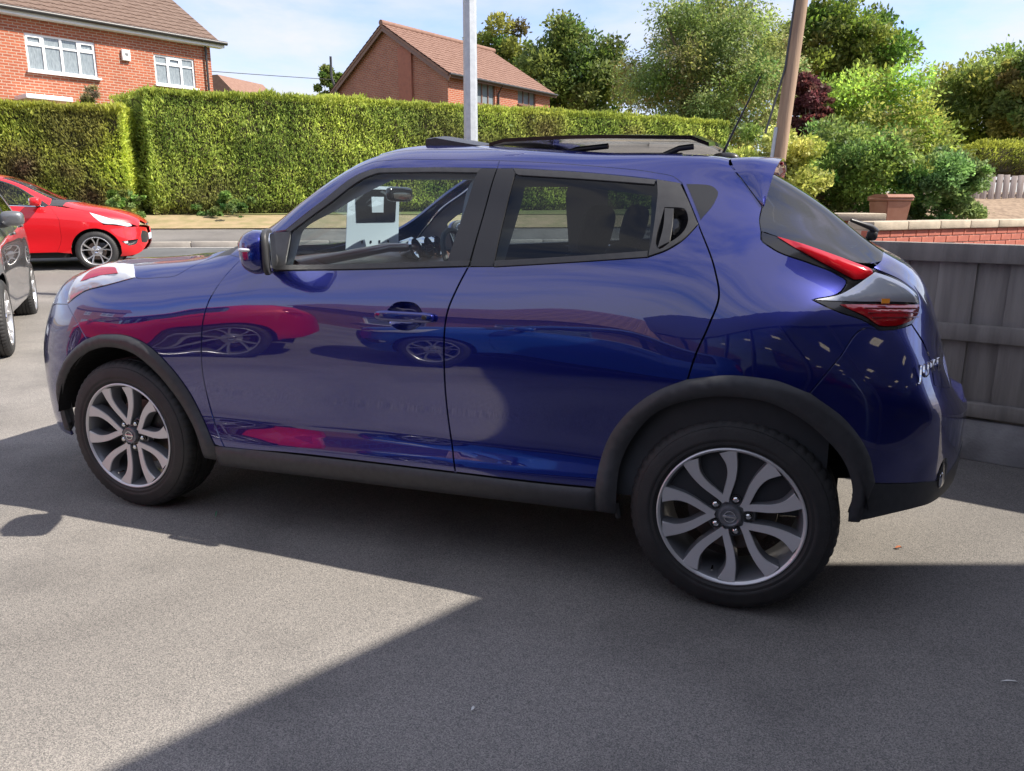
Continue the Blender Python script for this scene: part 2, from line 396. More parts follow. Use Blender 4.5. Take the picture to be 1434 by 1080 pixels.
# ------------------------------------------------------------------ key curves of the blue crossover
PLAN = [(-2.09,0),(-2.08,.2),(-2.05,.38),(-2.0,.53),(-1.93,.65),(-1.85,.735),(-1.7,.81),(-1.5,.855),(-1.2,.875),(-.6,.88),(0,.88),(.6,.88),(1.2,.875),(1.5,.85),(1.65,.80),(1.77,.72),(1.87,.62),(1.94,.5),(1.985,.35),(2.01,.2),(2.03,0)]
JK = [
 [(-2.09,.02,.40),(-2.05,.36,.28),(-1.95,.60,.24),(-1.85,.70,.235),(-1.65,.78,.235),(-.85,.80,.215),(0,.80,.22),(.85,.80,.235),(1.65,.76,.255),(1.77,.70,.30),(1.89,.56,.345),(1.94,.48,.37),(2.0,.27,.42),(2.03,.05,.5)],
 [(-2.09,.03,.44),(-2.05,.38,.36),(-1.95,.625,.32),(-1.85,.725,.30),(-1.65,.805,.29),(-.85,.845,.265),(0,.848,.285),(.85,.848,.30),(1.65,.80,.30),(1.77,.735,.34),(1.89,.59,.40),(1.94,.50,.42),(2.0,.29,.47),(2.03,.06,.53)],
 [(-2.09,.035,.50),(-2.05,.39,.46),(-1.95,.64,.42),(-1.85,.738,.40),(-1.65,.818,.39),(-.85,.862,.345),(0,.866,.365),(.85,.866,.375),(1.65,.82,.42),(1.77,.745,.45),(1.89,.60,.47),(1.94,.505,.49),(2.0,.30,.52),(2.03,.065,.56)],
 [(-2.09,.04,.55),(-2.05,.395,.54),(-1.95,.645,.52),(-1.85,.745,.51),(-1.65,.83,.50),(-1.265,.862,.50),(-.85,.848,.46),(0,.843,.47),(.85,.848,.48),(1.265,.862,.5),(1.65,.825,.52),(1.77,.75,.54),(1.89,.61,.56),(1.94,.51,.57),(2.0,.305,.58),(2.03,.065,.59)],
 [(-2.09,.04,.62),(-2.05,.38,.66),(-1.95,.62,.70),(-1.85,.72,.73),(-1.65,.815,.76),(-1.265,.87,.78),(-.85,.856,.74),(0,.852,.72),(.6,.855,.74),(.85,.865,.76),(1.265,.882,.80),(1.5,.858,.80),(1.65,.815,.76),(1.77,.75,.70),(1.89,.61,.66),(1.94,.51,.64),(2.0,.305,.64),(2.03,.06,.62)],
 [(-2.09,.03,.68),(-2.05,.34,.74),(-1.95,.57,.80),(-1.85,.68,.84),(-1.65,.785,.87),(-1.265,.845,.905),(-.85,.845,.92),(-.4,.845,.94),(0,.842,.93),(.6,.842,.95),(1.0,.85,.97),(1.265,.848,.98),(1.5,.80,.97),(1.65,.74,.92),(1.77,.69,.85),(1.84,.62,.80),(1.89,.55,.77),(1.94,.46,.74),(2.0,.28,.70),(2.03,.05,.65)],
 [(-2.09,.025,.70),(-2.05,.32,.78),(-1.95,.54,.85),(-1.85,.65,.895),(-1.65,.745,.955),(-1.265,.765,1.01),(-.95,.775,1.03),(-.75,.785,1.045),(-.45,.80,1.07),(0,.80,1.09),(.4,.80,1.105),(.95,.80,1.145),(1.2,.785,1.14),(1.35,.75,1.12),(1.5,.70,1.09),(1.65,.645,1.05),(1.77,.58,1.0),(1.84,.52,.93),(1.89,.42,.85),(1.94,.38,.765),(2.0,.25,.715),(2.03,.045,.66)],
 [(-2.09,.022,.70),(-2.05,.31,.79),(-1.95,.51,.875),(-1.85,.62,.925),(-1.65,.70,.995),(-1.265,.70,1.05),(-.95,.715,1.075),(-.75,.73,1.10),(-.6,.735,1.135),(-.45,.735,1.185),(-.25,.725,1.24),(0,.722,1.27),(.4,.722,1.28),(.95,.725,1.28),(1.2,.70,1.27),(1.35,.675,1.235),(1.5,.65,1.18),(1.65,.615,1.115),(1.77,.555,1.05),(1.84,.49,.97),(1.89,.40,.87),(1.94,.36,.77),(2.0,.24,.72),(2.03,.04,.665)],
 [(-2.09,.02,.705),(-2.05,.29,.80),(-1.95,.47,.90),(-1.85,.57,.955),(-1.65,.62,1.02),(-1.265,.62,1.065),(-.95,.64,1.095),(-.85,.66,1.115),(-.76,.675,1.14),(-.6,.67,1.205),(-.48,.66,1.295),(-.34,.645,1.38),(-.2,.635,1.445),(-.1,.63,1.47),(0,.625,1.475),(.385,.62,1.468),(.76,.625,1.44),(1.0,.63,1.405),(1.2,.62,1.36),(1.35,.605,1.31),(1.5,.585,1.235),(1.65,.56,1.145),(1.77,.51,1.075),(1.84,.44,.99),(1.89,.37,.885),(1.94,.33,.775),(2.0,.23,.725),(2.03,.04,.67)],
 [(-2.09,.018,.708),(-2.05,.26,.81),(-1.95,.40,.92),(-1.85,.48,.98),(-1.65,.53,1.04),(-1.265,.55,1.08),(-.95,.58,1.11),(-.85,.60,1.13),(-.76,.61,1.165),(-.6,.605,1.24),(-.48,.595,1.325),(-.34,.58,1.41),(-.2,.565,1.47),(-.1,.555,1.497),(0,.55,1.508),(.2,.545,1.516),(.4,.545,1.512),(.76,.54,1.492),(1.0,.54,1.478),(1.2,.55,1.45),(1.3,.545,1.41),(1.35,.54,1.385),(1.5,.52,1.29),(1.65,.50,1.17),(1.77,.45,1.105),(1.84,.38,1.02),(1.89,.32,.90),(1.94,.29,.78),(2.0,.2,.73),(2.03,.035,.675)],
 [(-2.09,.012,.71),(-2.05,.2,.82),(-1.95,.25,.94),(-1.85,.28,1.0),(-1.65,.3,1.055),(-1.265,.3,1.095),(-1.0,.3,1.12),(-.85,.3,1.15),(-.76,.3,1.19),(-.6,.3,1.275),(-.48,.3,1.35),(-.34,.3,1.43),(-.2,.3,1.495),(-.1,.3,1.525),(0,.3,1.54),(.2,.3,1.551),(.4,.3,1.55),(.76,.3,1.535),(1.0,.3,1.515),(1.2,.3,1.475),(1.3,.3,1.43),(1.35,.3,1.40),(1.5,.3,1.31),(1.65,.3,1.19),(1.77,.28,1.125),(1.84,.24,1.04),(1.89,.2,.92),(1.94,.18,.785),(2.0,.12,.735),(2.03,.025,.68)],
 [(-2.09,0,.71),(-2.05,0,.83),(-1.95,0,.95),(-1.85,0,1.01),(-1.65,0,1.065),(-1.265,0,1.105),(-1.0,0,1.13),(-.85,0,1.165),(-.76,0,1.205),(-.6,0,1.29),(-.48,0,1.365),(-.34,0,1.44),(-.2,0,1.505),(-.1,0,1.535),(0,0,1.55),(.2,0,1.562),(.4,0,1.562),(.76,0,1.548),(1.0,0,1.525),(1.2,0,1.485),(1.3,0,1.44),(1.35,0,1.405),(1.5,0,1.315),(1.65,0,1.195),(1.77,0,1.13),(1.84,0,1.045),(1.89,0,.925),(1.94,0,.79),(2.0,0,.74),(2.03,0,.68)],
]
def adj(k, tab):
    tx, tz = zip(*tab); return [(x, y, z + float(np.interp(x, tx, tz))) for x, y, z in k]
_T = [(-2.09,0),(-2.05,-.03),(-1.95,-.035),(-1.8,-.012),(-1.6,-.02),(-1.265,-.03),(-.95,-.035),(-.8,-.02),(-.6,-.006),(-.48,.0),(-.34,.008),(-.2,.02),(-.05,.02),(.1,.003),(.3,-.014),(.5,-.024),(.76,-.034),(1.0,-.024),(1.2,.0),(1.35,.0),(1.5,-.008),(1.65,-.016),(1.77,.0),(1.84,.012),(1.89,-.02),(1.94,-.045),(2.0,-.03),(2.03,-.01)]
_E = [(-.4,0),(-.3,.006),(-.2,.014),(-.08,.012),(.05,.004),(.2,-.004),(.76,-.004),(1.0,.004),(1.2,.006),(1.35,0)]
JK[10] = adj(JK[10], _T); JK[11] = adj(JK[11], _T); JK[9] = adj(JK[9], _E)
_F = [(-2.09,0),(-2.05,-.03),(-1.95,-.035),(-1.85,-.012),(-1.75,0),(1.77,0),(1.84,-.01),(1.89,-.03),(1.94,-.04),(2.0,-.03),(2.03,-.01)]
for _i in (6, 7, 8, 9): JK[_i] = adj(JK[_i], _F)
_G = [(-2.09,-.05),(-2.05,-.08),(-1.95,-.045),(-1.85,-.015),(-1.75,0),(1.84,0),(1.9,-.02),(1.94,-.045),(2.0,-.05),(2.03,-.02)]
for _i in range(5, 12): JK[_i] = adj(JK[_i], _G)

# ------------------------------------------------------------------ wheels
def make_wheel(parent, loc, rt=.332, rr=.236, wid=.215, phase=111, style='twin', flip=False, steer=0, n=5):
    h = wid/2; k = rr/.236
    bar = [(.236, -h+.006), (.2365, -h+.001), (.231, -h-.001), (.226, -h+.004), (.221, -h+.012), (.214, -h+.03), (.208, -h+.06), (.205, h-.05), (.222, h-.02), (.236, h-.006)]
    W = lathe('wheel', [(r*k, y) for r, y in bar], MAT['alloy_dark'] if style == 'twin' else MAT['silver'], parent, 72)
    W.location = loc; W.rotation_euler = (0, 0, (math.pi if flip else 0) + steer)
    d = rt - rr
    side = [(rr-.003, -h+.008), (rr+.004, -h+.001), (rr+.012, -h-.004), (rr+.022, -h-.0035), (rr+.026, -h-.0055), (rr+.034, -h-.006), (rr+.038, -h-.0045), (rr+d*.55, -h-.004), (rr+d*.70, -h+.002), (rr+d*.72, -h+.0055), (rr+d*.83, -h+.009), (rr+d*.93, -h+.019), (rt-.0025, -h+.03)]
    tr = [(rt, -h+.045)]
    for g in (-.055, -.019, .019, .055):
        g *= wid/.215; tr += [(rt, g-.005), (rt-.008, g-.004), (rt-.008, g+.004), (rt, g+.005)]
    prof = side + tr + [(rt, h-.045)] + [(r, -y) for r, y in side[::-1]]
    ns = len(side); np_ = len(prof)
    def mod(i, j, r):
        jj = min(j, np_-1-j)
        if i % 3 == 0 and ns-3 <= jj <= ns+1: return r - .0042
        if i % 3 == 1 and ns+5 <= j <= ns+6: return r - .005
        return r
    lathe('tyre', prof, MAT['rubber'], W, 180, mod=mod, sharp=28)
    lathe('rim_lip', [((.2345)*k, -h+.003), (.2352*k, -h-.0012), (.2315*k, -h-.0028), (.2265*k, -h-.0005), (.2235*k, -h+.004)], MAT['alloy_face'] if style == 'twin' else MAT['silver'], W, 96)
    ctr = [(.050, .5), (.070, 8.5), (.095, 15), (.125, 19.2), (.155, 20.2), (.185, 19.2), (.205, 17.6), (.2245, 16.2)]
    wd = [.011, .0115, .0125, .0135, .015, .0185, .023, .0285]
    if style != 'twin': ctr = [(.045, 3), (.07, 4.5), (.10, 6), (.13, 8), (.16, 10), (.19, 12), (.21, 13.5), (.2245, 14.5)]; wd = [.010, .0095, .009, .0088, .009, .0095, .0105, .013]
    for q in range(n):
        a0 = R_(phase + 360/n*q); V = []; F = []; mi = []
        for sgn in (1, -1):
            pts = []
            rs = np.linspace(ctr[0][0], ctr[-1][0], 15)
            an = cr_eval([c[0] for c in ctr], [c[1] for c in ctr], rs); ww = cr_eval([c[0] for c in ctr], wd, rs)
            cx = rs*k*np.cos(a0 + sgn*np.radians(an)); cz = rs*k*np.sin(a0 + sgn*np.radians(an))
            tx = np.gradient(cx); tz = np.gradient(cz); l = np.hypot(tx, tz); nx, nz = -tz/l, tx/l
            k0 = len(V)
            for i in range(len(rs)):
                t = i/(len(rs)-1); y = -h + .020 - .0195*t**1.3 + (.004 if style != 'twin' else 0); w_ = ww[i]*k
                for m_, yy in ((-1.3, y+.042), (-1.04, y+.004), (-.93, y), (.93, y), (1.04, y+.004), (1.3, y+.042)):
                    V.append((cx[i]+nx[i]*w_*m_, yy, cz[i]+nz[i]*w_*m_))
            for i in range(len(rs)-1):
                for j in range(5):
                    f = (k0+i*6+j, k0+i*6+j+1, k0+(i+1)*6+j+1, k0+(i+1)*6+j); F.append(f); mi.append(0 if j in (1, 2, 3) else 1)
            F.append(tuple(k0+j for j in range(6))); mi.append(1)
        o = mobj('spoke', V, F, MAT['alloy_face'] if style == 'twin' else MAT['silver'], W, smooth=False)
        o.data.materials.append(MAT['alloy_dark'] if style == 'twin' else MAT['silver']); o.data.polygons.foreach_set('material_index', mi)
        bm = bmesh.new(); bm.from_mesh(o.data); bmesh.ops.recalc_face_normals(bm, faces=bm.faces)
        for f in bm.faces: f.smooth = True
        if sum(f.normal.y*f.calc_area() for f in bm.faces if f.material_index == 0) > 0: bmesh.ops.reverse_faces(bm, faces=bm.faces)
        bm.to_mesh(o.data); bm.free(); o.data.set_sharp_from_angle(angle=R_(30))
        an = a0 + R_(180/n)
        if style == 'twin':
            lathe('lug_nut', [(0, -.014), (.006, -.014), (.0095, -.011), (.0105, .012)], MAT['chrome'], W, 10).location = (.057*math.cos(an), -h+.035, .057*math.sin(an))
            lathe('nut_socket', [(.017, .006), (.0165, -.004), (.0125, -.004), (.012, .004)], MAT['gloss_black'], W, 16).location = (.057*math.cos(an), -h+.032, .057*math.sin(an))
    lathe('hub_plate', [(0, -h+.034), (.055, -h+.034), (.078, -h+.04), (.085, -h+.06), (.06, -h+.08)], MAT['alloy_dark'] if style == 'twin' else MAT['silver'], W, 48)
    cp = lathe('hub_cap', [(0, -h+.012), (.026, -h+.0125), (.030, -h+.010), (.035, -h+.011), (.037, -h+.017), (.037, -h+.04)], MAT['alloy_dark'] if style == 'twin' else MAT['chrome'], W, 40)
    if style == 'twin':      # ring-and-bar emblem on the cap
        bm = bmesh.new()
        for i in range(28):
            a, b = 2*math.pi*i/28, 2*math.pi*(i+1)/28
            if abs(math.sin((a+b)/2)) < .22: continue
            vs = [bm.verts.new((r*math.cos(t), -h+yy, r*math.sin(t))) for t in (a, b) for r, yy in ((.0155, .0115), (.0165, .0085), (.0195, .0085), (.0205, .0115))]
            for j in range(3): bm.faces.new((vs[j], vs[j+1], vs[4+j+1], vs[4+j]))
        bm_box(bm, (0, -h+.010, 0), (.044, .004, .0085), bevel=.001)
        bmesh.ops.recalc_face_normals(bm, faces=bm.faces); bobj('emblem', bm, MAT['chrome'], W, True, 40)
        lathe('valve', [(0, -.02), (.0035, -.02), (.004, .01)], MAT['chrome'], W, 8).location = (.2*math.cos(R_(phase-216+2)), -h+.028, .2*math.sin(R_(phase-216+2)))
    lathe('brake_disc', [(.06, -.012), (.145*k, -.012), (.147*k, -.002), (.145*k, .008), (.06, .008)], MAT['steel_dark'], W, 48)
    box('brake_caliper', (.11*k*.9, -.01, .07), (.09, .06, .11), MAT['satin_black'], W, bevel=.012)
    return W
def wheel_well(parent, x, zc, r, y0, y1, mat):
    """arched liner"""
    V, F = [], []; n = 40
    for i in range(n+1):
        t = R_(9 + 162*i/n)
        for y in (y0, y0+.03, (y0+y1)/2, y1): V.append((x + r*math.cos(t), y, zc + r*math.sin(t)))
        V.append((x, y1, zc))
    for i in range(n):
        for j in range(4): F.append((i*5+j, i*5+j+1, (i+1)*5+j+1, (i+1)*5+j))
    return mobj('wheel_well', V, F, mat, parent)

# ------------------------------------------------------------------ the blue crossover (front towards -x)
def build_crossover():
    S = Surf(JK, PLAN)
    car = thing('parked_car', 'glossy dark blue crossover with black arch cladding and its glass sunroof open', 'car')
    B = MAT['blue']; K = MAT['black_plastic']; PL = lambda *a, **k: panel(S, *a, **k)
    rail = [(-.567,1.207),(-.472,1.296),(-.335,1.38),(-.228,1.441),(-.144,1.469),(-.035,1.477),(.184,1.474),(.378,1.468)]
    rail2 = [(.378,1.468),(.566,1.457),(.757,1.441),(.94,1.419),(1.0,1.405),(1.028,1.385)]
    rdback = [(1.028,1.385),(1.094,1.264),(1.166,1.118),(1.185,1.042),(1.163,.956),(1.129,.86),(1.110,.780)]
    dfront = [(-.673,1.107),(-.734,1.017),(-.798,.868),(-.818,.752),(-.825,.618),(-.789,.437),(-.735,.338)]
    bpost = [(.330,1.104),(.296,1.03),(.268,.955),(.256,.841),(.257,.712),(.268,.524),(.300,.366)]
    stop = [(-.735,.338),(-.438,.357),(-.05,.364),(.300,.368)]
    stop2 = [(.300,.368),(.632,.372),(.827,.379)]
    rao = [(.827,.379),(.835,.458),(.869,.567),(.937,.664),(1.018,.734),(1.110,.780)]
    rao2 = [(1.110,.780),(1.231,.803),(1.356,.799),(1.470,.764)]
    rao3 = [(1.470,.764),(1.578,.683),(1.646,.588),(1.676,.492)]
    fao = [(-1.70,.455),(-1.690,.50),(-1.641,.580),(-1.555,.668),(-1.449,.735),(-1.426,.746)]
    fao2 = [(-1.426,.746),(-1.312,.776),(-1.199,.779),(-1.08,.743),(-.991,.667),(-.919,.573),(-.861,.466),(-.795,.352)]
    roof_e = [(-.735,.612),(-.6,.603),(-.48,.592),(-.34,.577),(-.2,.56),(-.05,.545),(.2,.538),(.6,.535),(1.0,.535),(1.165,.54)]
    # --- front doors (body, frame, glass, trims)
    belt_f = [(-.479,1.066),(-.055,1.085),(.330,1.106)]
    win_top = [(-.484,1.217),(-.328,1.326),(-.165,1.432),(-.097,1.447),(.111,1.447),(.378,1.441)]
    cup = [[(.030,.945),(.055,.968),(.10,.976),(.145,.968),(.168,.940),(.163,.90),(.135,.882),(.095,.876),(.055,.884),(.034,.908),(.030,.945)]]
    fd = PL('front_door', B, [dfront[::-1], [(-.673,1.107),(-.60,1.085),(-.479,1.066)], belt_f, bpost, stop[::-1]], car, holes=[cup], gap=.0036, res=.03)
    PL('handle_recess', B, cup, fd, off=lambda d: -.034*np.clip(d/.03, 0, 1)**.75, fold=0, gap=0, res=.01)
    PL('window_frame', B, [[(-.567,1.207)] + rail[1:], [(.378,1.468),(.378,1.441)], win_top[::-1], [(-.484,1.217),(-.567,1.207)]], fd, fold=.02, res=.03)
    PL('window_seal', K, [win_top, [(.378,1.441),(.316,1.441)], [(.316,1.441),(.307,1.428)], [(.307,1.428),(.115,1.432),(-.082,1.432),(-.118,1.424),(-.294,1.318),(-.455,1.213)], [(-.455,1.213),(-.484,1.217)]], fd, off=-.001, fold=.015, gap=0, res=.03)
    PL('mirror_sail', K, [[(-.567,1.205),(-.455,1.213)], [(-.455,1.213),(-.444,1.14),(-.437,1.089)], [(-.437,1.089),(-.479,1.068)], [(-.479,1.068),(-.60,1.087),(-.671,1.109)], [(-.671,1.109),(-.617,1.16),(-.567,1.205)]], fd, off=.002, res=.025)
    PL('belt_trim', K, [[(-.479,1.068),(-.055,1.087),(.331,1.108)], [(.331,1.108),(.334,1.126)], [(.334,1.126),(-.055,1.104),(-.437,1.087)], [(-.437,1.087),(-.479,1.068)]], fd, off=.004, gap=0, res=.03)
    PL('pillar_trim', MAT['satin_black'], [[(.378,1.441),(.356,1.283),(.334,1.127)], [(.334,1.127),(.244,1.116)], [(.244,1.116),(.28,1.29),(.307,1.428)], [(.307,1.428),(.316,1.441)], [(.316,1.441),(.378,1.441)]], fd, off=0, res=.03)
    PL('window_pane', MAT['window_glass'], [[(-.455,1.213),(-.294,1.318),(-.118,1.424),(-.082,1.432),(.115,1.432),(.307,1.428)], [(.307,1.428),(.28,1.29),(.244,1.112)], [(.244,1.112),(-.055,1.095),(-.437,1.08)], [(-.437,1.08),(-.444,1.14),(-.455,1.213)]], fd, off=-.006, fold=0, gap=-.004)
    for s in (-1, 1):
        y = s*(S.yat(.1, .925) + .016)
        superell('door_handle', (.105, y, .927), (.116, .0125, .0185), B, fd[s], .45, .35)
        superell('key_barrel', (.19, y + s*.0125, .929), (.010, .002, .008), MAT['satin_black'], fd[s], .8, .8, nu=8, nv=14)
        superell('handle_pivot', (-.005, y - s*.01, .926), (.012, .014, .014), B, fd[s], .6, .6, nu=8, nv=14)
    # --- rear doors
    rw_top = [(.439,1.441),(.727,1.421),(.943,1.398),(1.022,1.385)]
    rbelt = [(.428,1.108),(.701,1.131),(.953,1.154)]
    hout = [(.953,1.154),(1.013,1.178),(1.05,1.203),(1.098,1.259)]
    rd = PL('rear_door', B, [bpost[::-1], [(.330,1.106),(.428,1.110)], rbelt, hout, [(1.098,1.259),(1.166,1.118),(1.185,1.042),(1.163,.956),(1.129,.86),(1.110,.780)], rao[::-1], stop2[::-1]], car, gap=.0036, res=.03)
    PL('window_frame', B, [rail2, [(1.028,1.385),(1.022,1.384)], rw_top[::-1], [(.439,1.441),(.380,1.441)], [(.380,1.441),(.378,1.468)]], rd, fold=.02, res=.03)
    PL('pillar_trim', MAT['satin_black'], [[(.380,1.441),(.358,1.283),(.336,1.106)], [(.336,1.106),(.425,1.108)], [(.425,1.108),(.436,1.28),(.452,1.424)], [(.452,1.424),(.439,1.441)], [(.439,1.441),(.380,1.441)]], rd, res=.03)
    PL('window_seal', K, [rw_top[:3], [(.943,1.398),(.939,1.384)], [(.939,1.384),(.707,1.402),(.465,1.418)], [(.465,1.418),(.452,1.424)], [(.452,1.424),(.439,1.441)]], rd, off=-.001, gap=0, res=.03)
    PL('belt_trim', K, [rbelt, [(.953,1.154),(.951,1.172)], [(.951,1.172),(.699,1.149),(.428,1.127)], [(.428,1.127),(.428,1.108)]], rd, off=.004, gap=0, res=.03)
    rec = [[(.985,1.308),(1.045,1.304),(1.064,1.266),(1.060,1.244),(1.015,1.198),(.985,1.180),(.976,1.19),(.985,1.308)]]
    hp = PL('handle_panel', K, [[(.943,1.398),(1.022,1.385)], [(1.022,1.385),(1.060,1.325),(1.096,1.260)], hout[::-1], [(.953,1.156),(.957,1.20),(.955,1.34),(.943,1.398)]], rd, off=.003, res=.02, holes=[rec])
    PL('handle_recess', MAT['gloss_black'], rec, rd, off=lambda d: -.03*np.clip(d/.02, 0, 1), fold=0, gap=0, res=.012)
    PL('door_handle', K, [[(.984,1.306),(1.016,1.304)], [(1.016,1.304),(1.019,1.25),(1.017,1.20)], [(1.017,1.20),(.980,1.180)], [(.980,1.180),(.988,1.25),(.984,1.306)]], rd, off=.004, fold=.025, res=.012)
    PL('window_pane', MAT['privacy_glass'], [[(.452,1.424),(.707,1.402),(.943,1.386)], [(.943,1.386),(.957,1.345),(.958,1.16)], [(.958,1.16),(.699,1.14),(.424,1.12)], [(.424,1.12),(.436,1.28),(.452,1.424)]], rd, off=-.006, fold=0, gap=-.003)
    # --- body side: pillar, cant rail and rear quarter in one pressing
    lamp_in = [(1.289,1.236),(1.291,1.213),(1.323,1.187),(1.44,1.141),(1.519,1.109),(1.552,1.084),(1.541,1.063),(1.454,1.036)]
    lamp_lo = [(1.454,1.036),(1.534,1.001),(1.61,.974),(1.655,.946)]
    bgap = [(1.655,.946),(1.615,.955),(1.544,.872),(1.470,.764)]
    sfr = PL('rear_quarter', B, [rdback[::-1], rail2[::-1], rail[::-1], [(-.567,1.207),(-.617,1.16),(-.673,1.107)], [(-.673,1.107),(-.76,1.115)], ('y', roof_e), [(1.168,1.446),(1.215,1.395),(1.284,1.312)], [(1.284,1.312),(1.281,1.27),(1.289,1.236)], lamp_in, lamp_lo, bgap, rao2[::-1]], car, gap=.0028, res=.03)
    PL('quarter_glass', MAT['gloss_black'], [[(1.040,1.383),(1.084,1.382),(1.127,1.374),(1.146,1.355),(1.14,1.325),(1.103,1.268)], [(1.103,1.268),(1.070,1.33),(1.040,1.383)]], sfr, off=.002, fold=.004, res=.02)
    # --- front wings, nose, bonnet, roof skins
    bon = [(-1.318,1.052),(-1.21,1.012),(-1.067,1.018),(-.985,1.03),(-.944,1.058),(-.90,1.085)]
    fw = PL('front_wing', B, [[(-1.581,.886),(-1.50,.83),(-1.426,.746)], fao2, [(-.795,.352),(-.735,.338)], dfront[::-1], [(-.673,1.107),(-.76,1.115)], [(-.76,1.115),(-.83,1.105),(-.90,1.085)], bon[::-1][1:], [(-1.21,1.012),(-1.352,.975),(-1.475,.945),(-1.581,.886)]], car, res=.03, gap=.003)
    PL('front_bumper', B, [[(-1.581,.886),(-1.50,.83),(-1.426,.746)], fao[::-1], [(-1.70,.455),(-1.68,.30)], [(-1.68,.27),(-1.85,.28),(-2.0,.34),(-2.085,.45)], [(-2.085,.45),(-2.087,.55),(-2.085,.63)], [(-2.085,.63),(-2.03,.71),(-1.9,.80),(-1.75,.865),(-1.581,.886)]], car, res=.03, gap=.002)
    PL('bonnet', B, [[(-1.581,.888),(-1.75,.868),(-1.9,.803),(-2.03,.713)], ('y', [(-2.03,.30),(-2.06,.16),(-2.07,.004)]), ('y', [(-2.07,0.),(-1.4,0.),(-1.0,0.)]), ('y', [(-1.0,0.),(-.97,.3),(-.90,.52)]), [(-.90,1.085),(-.944,1.06),(-.985,1.032),(-1.067,1.02),(-1.21,1.014),(-1.318,1.054)], [(-1.318,1.054),(-1.50,1.035),(-1.60,.985)], [(-1.60,.985),(-1.585,.93),(-1.581,.888)]], car, merge=True, gap=.0, res=.035)
    PL('cowl', K, [('y', [(-1.0,0.),(-.97,.3),(-.90,.52)]), [(-.90,1.085),(-.83,1.105),(-.76,1.115)], ('y', [(-.76,.60),(-.83,.45),(-.90,.2),(-.91,0.)]), ('y', [(-.91,0.),(-1.0,0.)])], car, merge=True, gap=0, off=-.004, fold=0)
    PL('windscreen', MAT['screen_glass'], [('y', [(-.91,0.),(-.90,.2),(-.83,.45),(-.76,.60)]), ('y', [(-.76,.607),(-.6,.60),(-.48,.589),(-.34,.574),(-.2,.557),(-.15,.55)]), ('y', [(-.15,.55),(-.17,.3),(-.175,0.)]), ('y', [(-.175,0.),(-.91,0.)])], car, merge=True, gap=0, off=-.003, fold=0)
    rf = PL('roof', B, [('y', [(-.15,.55),(-.05,.543),(.2,.536),(.6,.533),(1.0,.533),(1.165,.538)]), ('y', [(1.165,.538),(1.2,.3),(1.2,.0)]), ('y', [(1.2,0.),(1.02,0.)]), ('y', [(1.02,0.),(1.02,.38),(1.0,.41),(.97,.42)]), ('y', [(.97,.42),(.30,.42),(.02,.42),(-.02,.40),(-.03,.37),(-.04,0.)]), ('y', [(-.04,0.),(-.175,0.)]), ('y', [(-.175,0.),(-.17,.3),(-.15,.55)])], car, merge=True, gap=0, fold=0, res=.04)
    # --- sunroof: fixed frame, slid-back tilted glass, wind deflector at the front
    V = []; F = []; xs = np.linspace(.27, 1.085, 14); ys = np.linspace(-.45, .45, 15)
    for i, x in enumerate(xs):
        t = i/13
        for y in ys: V.append((x, y, 1.566 + .022*math.sin(min(1, t*1.6)*math.pi/2) - .030*t - .045*(y/.45)**2*.5 + (.012 if t > .02 else 0) - (.022 if t > .95 else 0)))
    n = len(ys)
    for lay in (0, 1):
        if lay: V += [(x, y, z-.013) for x, y, z in V[:14*n]]
        for i in range(13):
            for j in range(n-1): q = (lay*14*n+i*n+j, lay*14*n+(i+1)*n+j, lay*14*n+(i+1)*n+j+1, lay*14*n+i*n+j+1); F.append(q if not lay else q[::-1])
    ring = [i*n for i in range(14)] + [13*n+j for j in range(1, n)] + [i*n+n-1 for i in range(12, -1, -1)] + [j for j in range(n-2, 0, -1)]
    for a, b in zip(ring, ring[1:]+ring[:1]): F.append((b, a, a+14*n, b+14*n))
    g = mobj('sunroof_panel', V, F, MAT['gloss_black'], rf); g.data.set_sharp_from_angle(angle=R_(35)); g['label'] = 'black glass sunroof panel slid back and raised above the roof'
    for s in (-1, 1):
        tube('lift_arm', [(.52, s*.40, 1.49), (.60, s*.40, 1.515), (.72, s*.40, 1.525)], .010, MAT['satin_black'], rf, 8)
        tube('lift_arm', [(.92, s*.42, 1.485), (.98, s*.42, 1.51), (1.03, s*.42, 1.515)], .010, MAT['satin_black'], rf, 8)
        box('sunroof_rail', (.50, s*.41, 1.478), (.98, .03, .05), MAT['satin_black'], rf, rot=Matrix.Rotation(R_(.9), 3, 'Y'))
    V = []; F = []; ys = np.linspace(-.46, .46, 17)
    for y in ys:
        c = .05*(y/.46)**2; d = -.026*(abs(y)/.46)**3; V += [(-.045+c, y, 1.525+d), (-.04+c, y, 1.588+d), (.00+c, y, 1.592+d), (.20+c, y, 1.556+d), (.20+c, y, 1.530+d)]
    for i in range(16):
        for j in range(4): F.append((i*5+j, (i+1)*5+j, (i+1)*5+j+1, i*5+j+1))
    F += [tuple(range(5)), tuple(range(80, 85))[::-1]]
    d = mobj('wind_deflector', V, F, MAT['satin_black'], rf); d.data.set_sharp_from_angle(angle=R_(30))
    superell('aerial_base', (1.10, 0, 1.493), (.055, .028, .026), MAT['satin_black'], rf, .8, .8, nu=10, nv=16)
    tube('aerial_rod', [(1.085, 0, 1.50), (1.12, 0, 1.585), (1.175, 0, 1.71), (1.212, 0, 1.797)], [.006, .0045, .0035, .003], MAT['satin_black'], rf, 8)
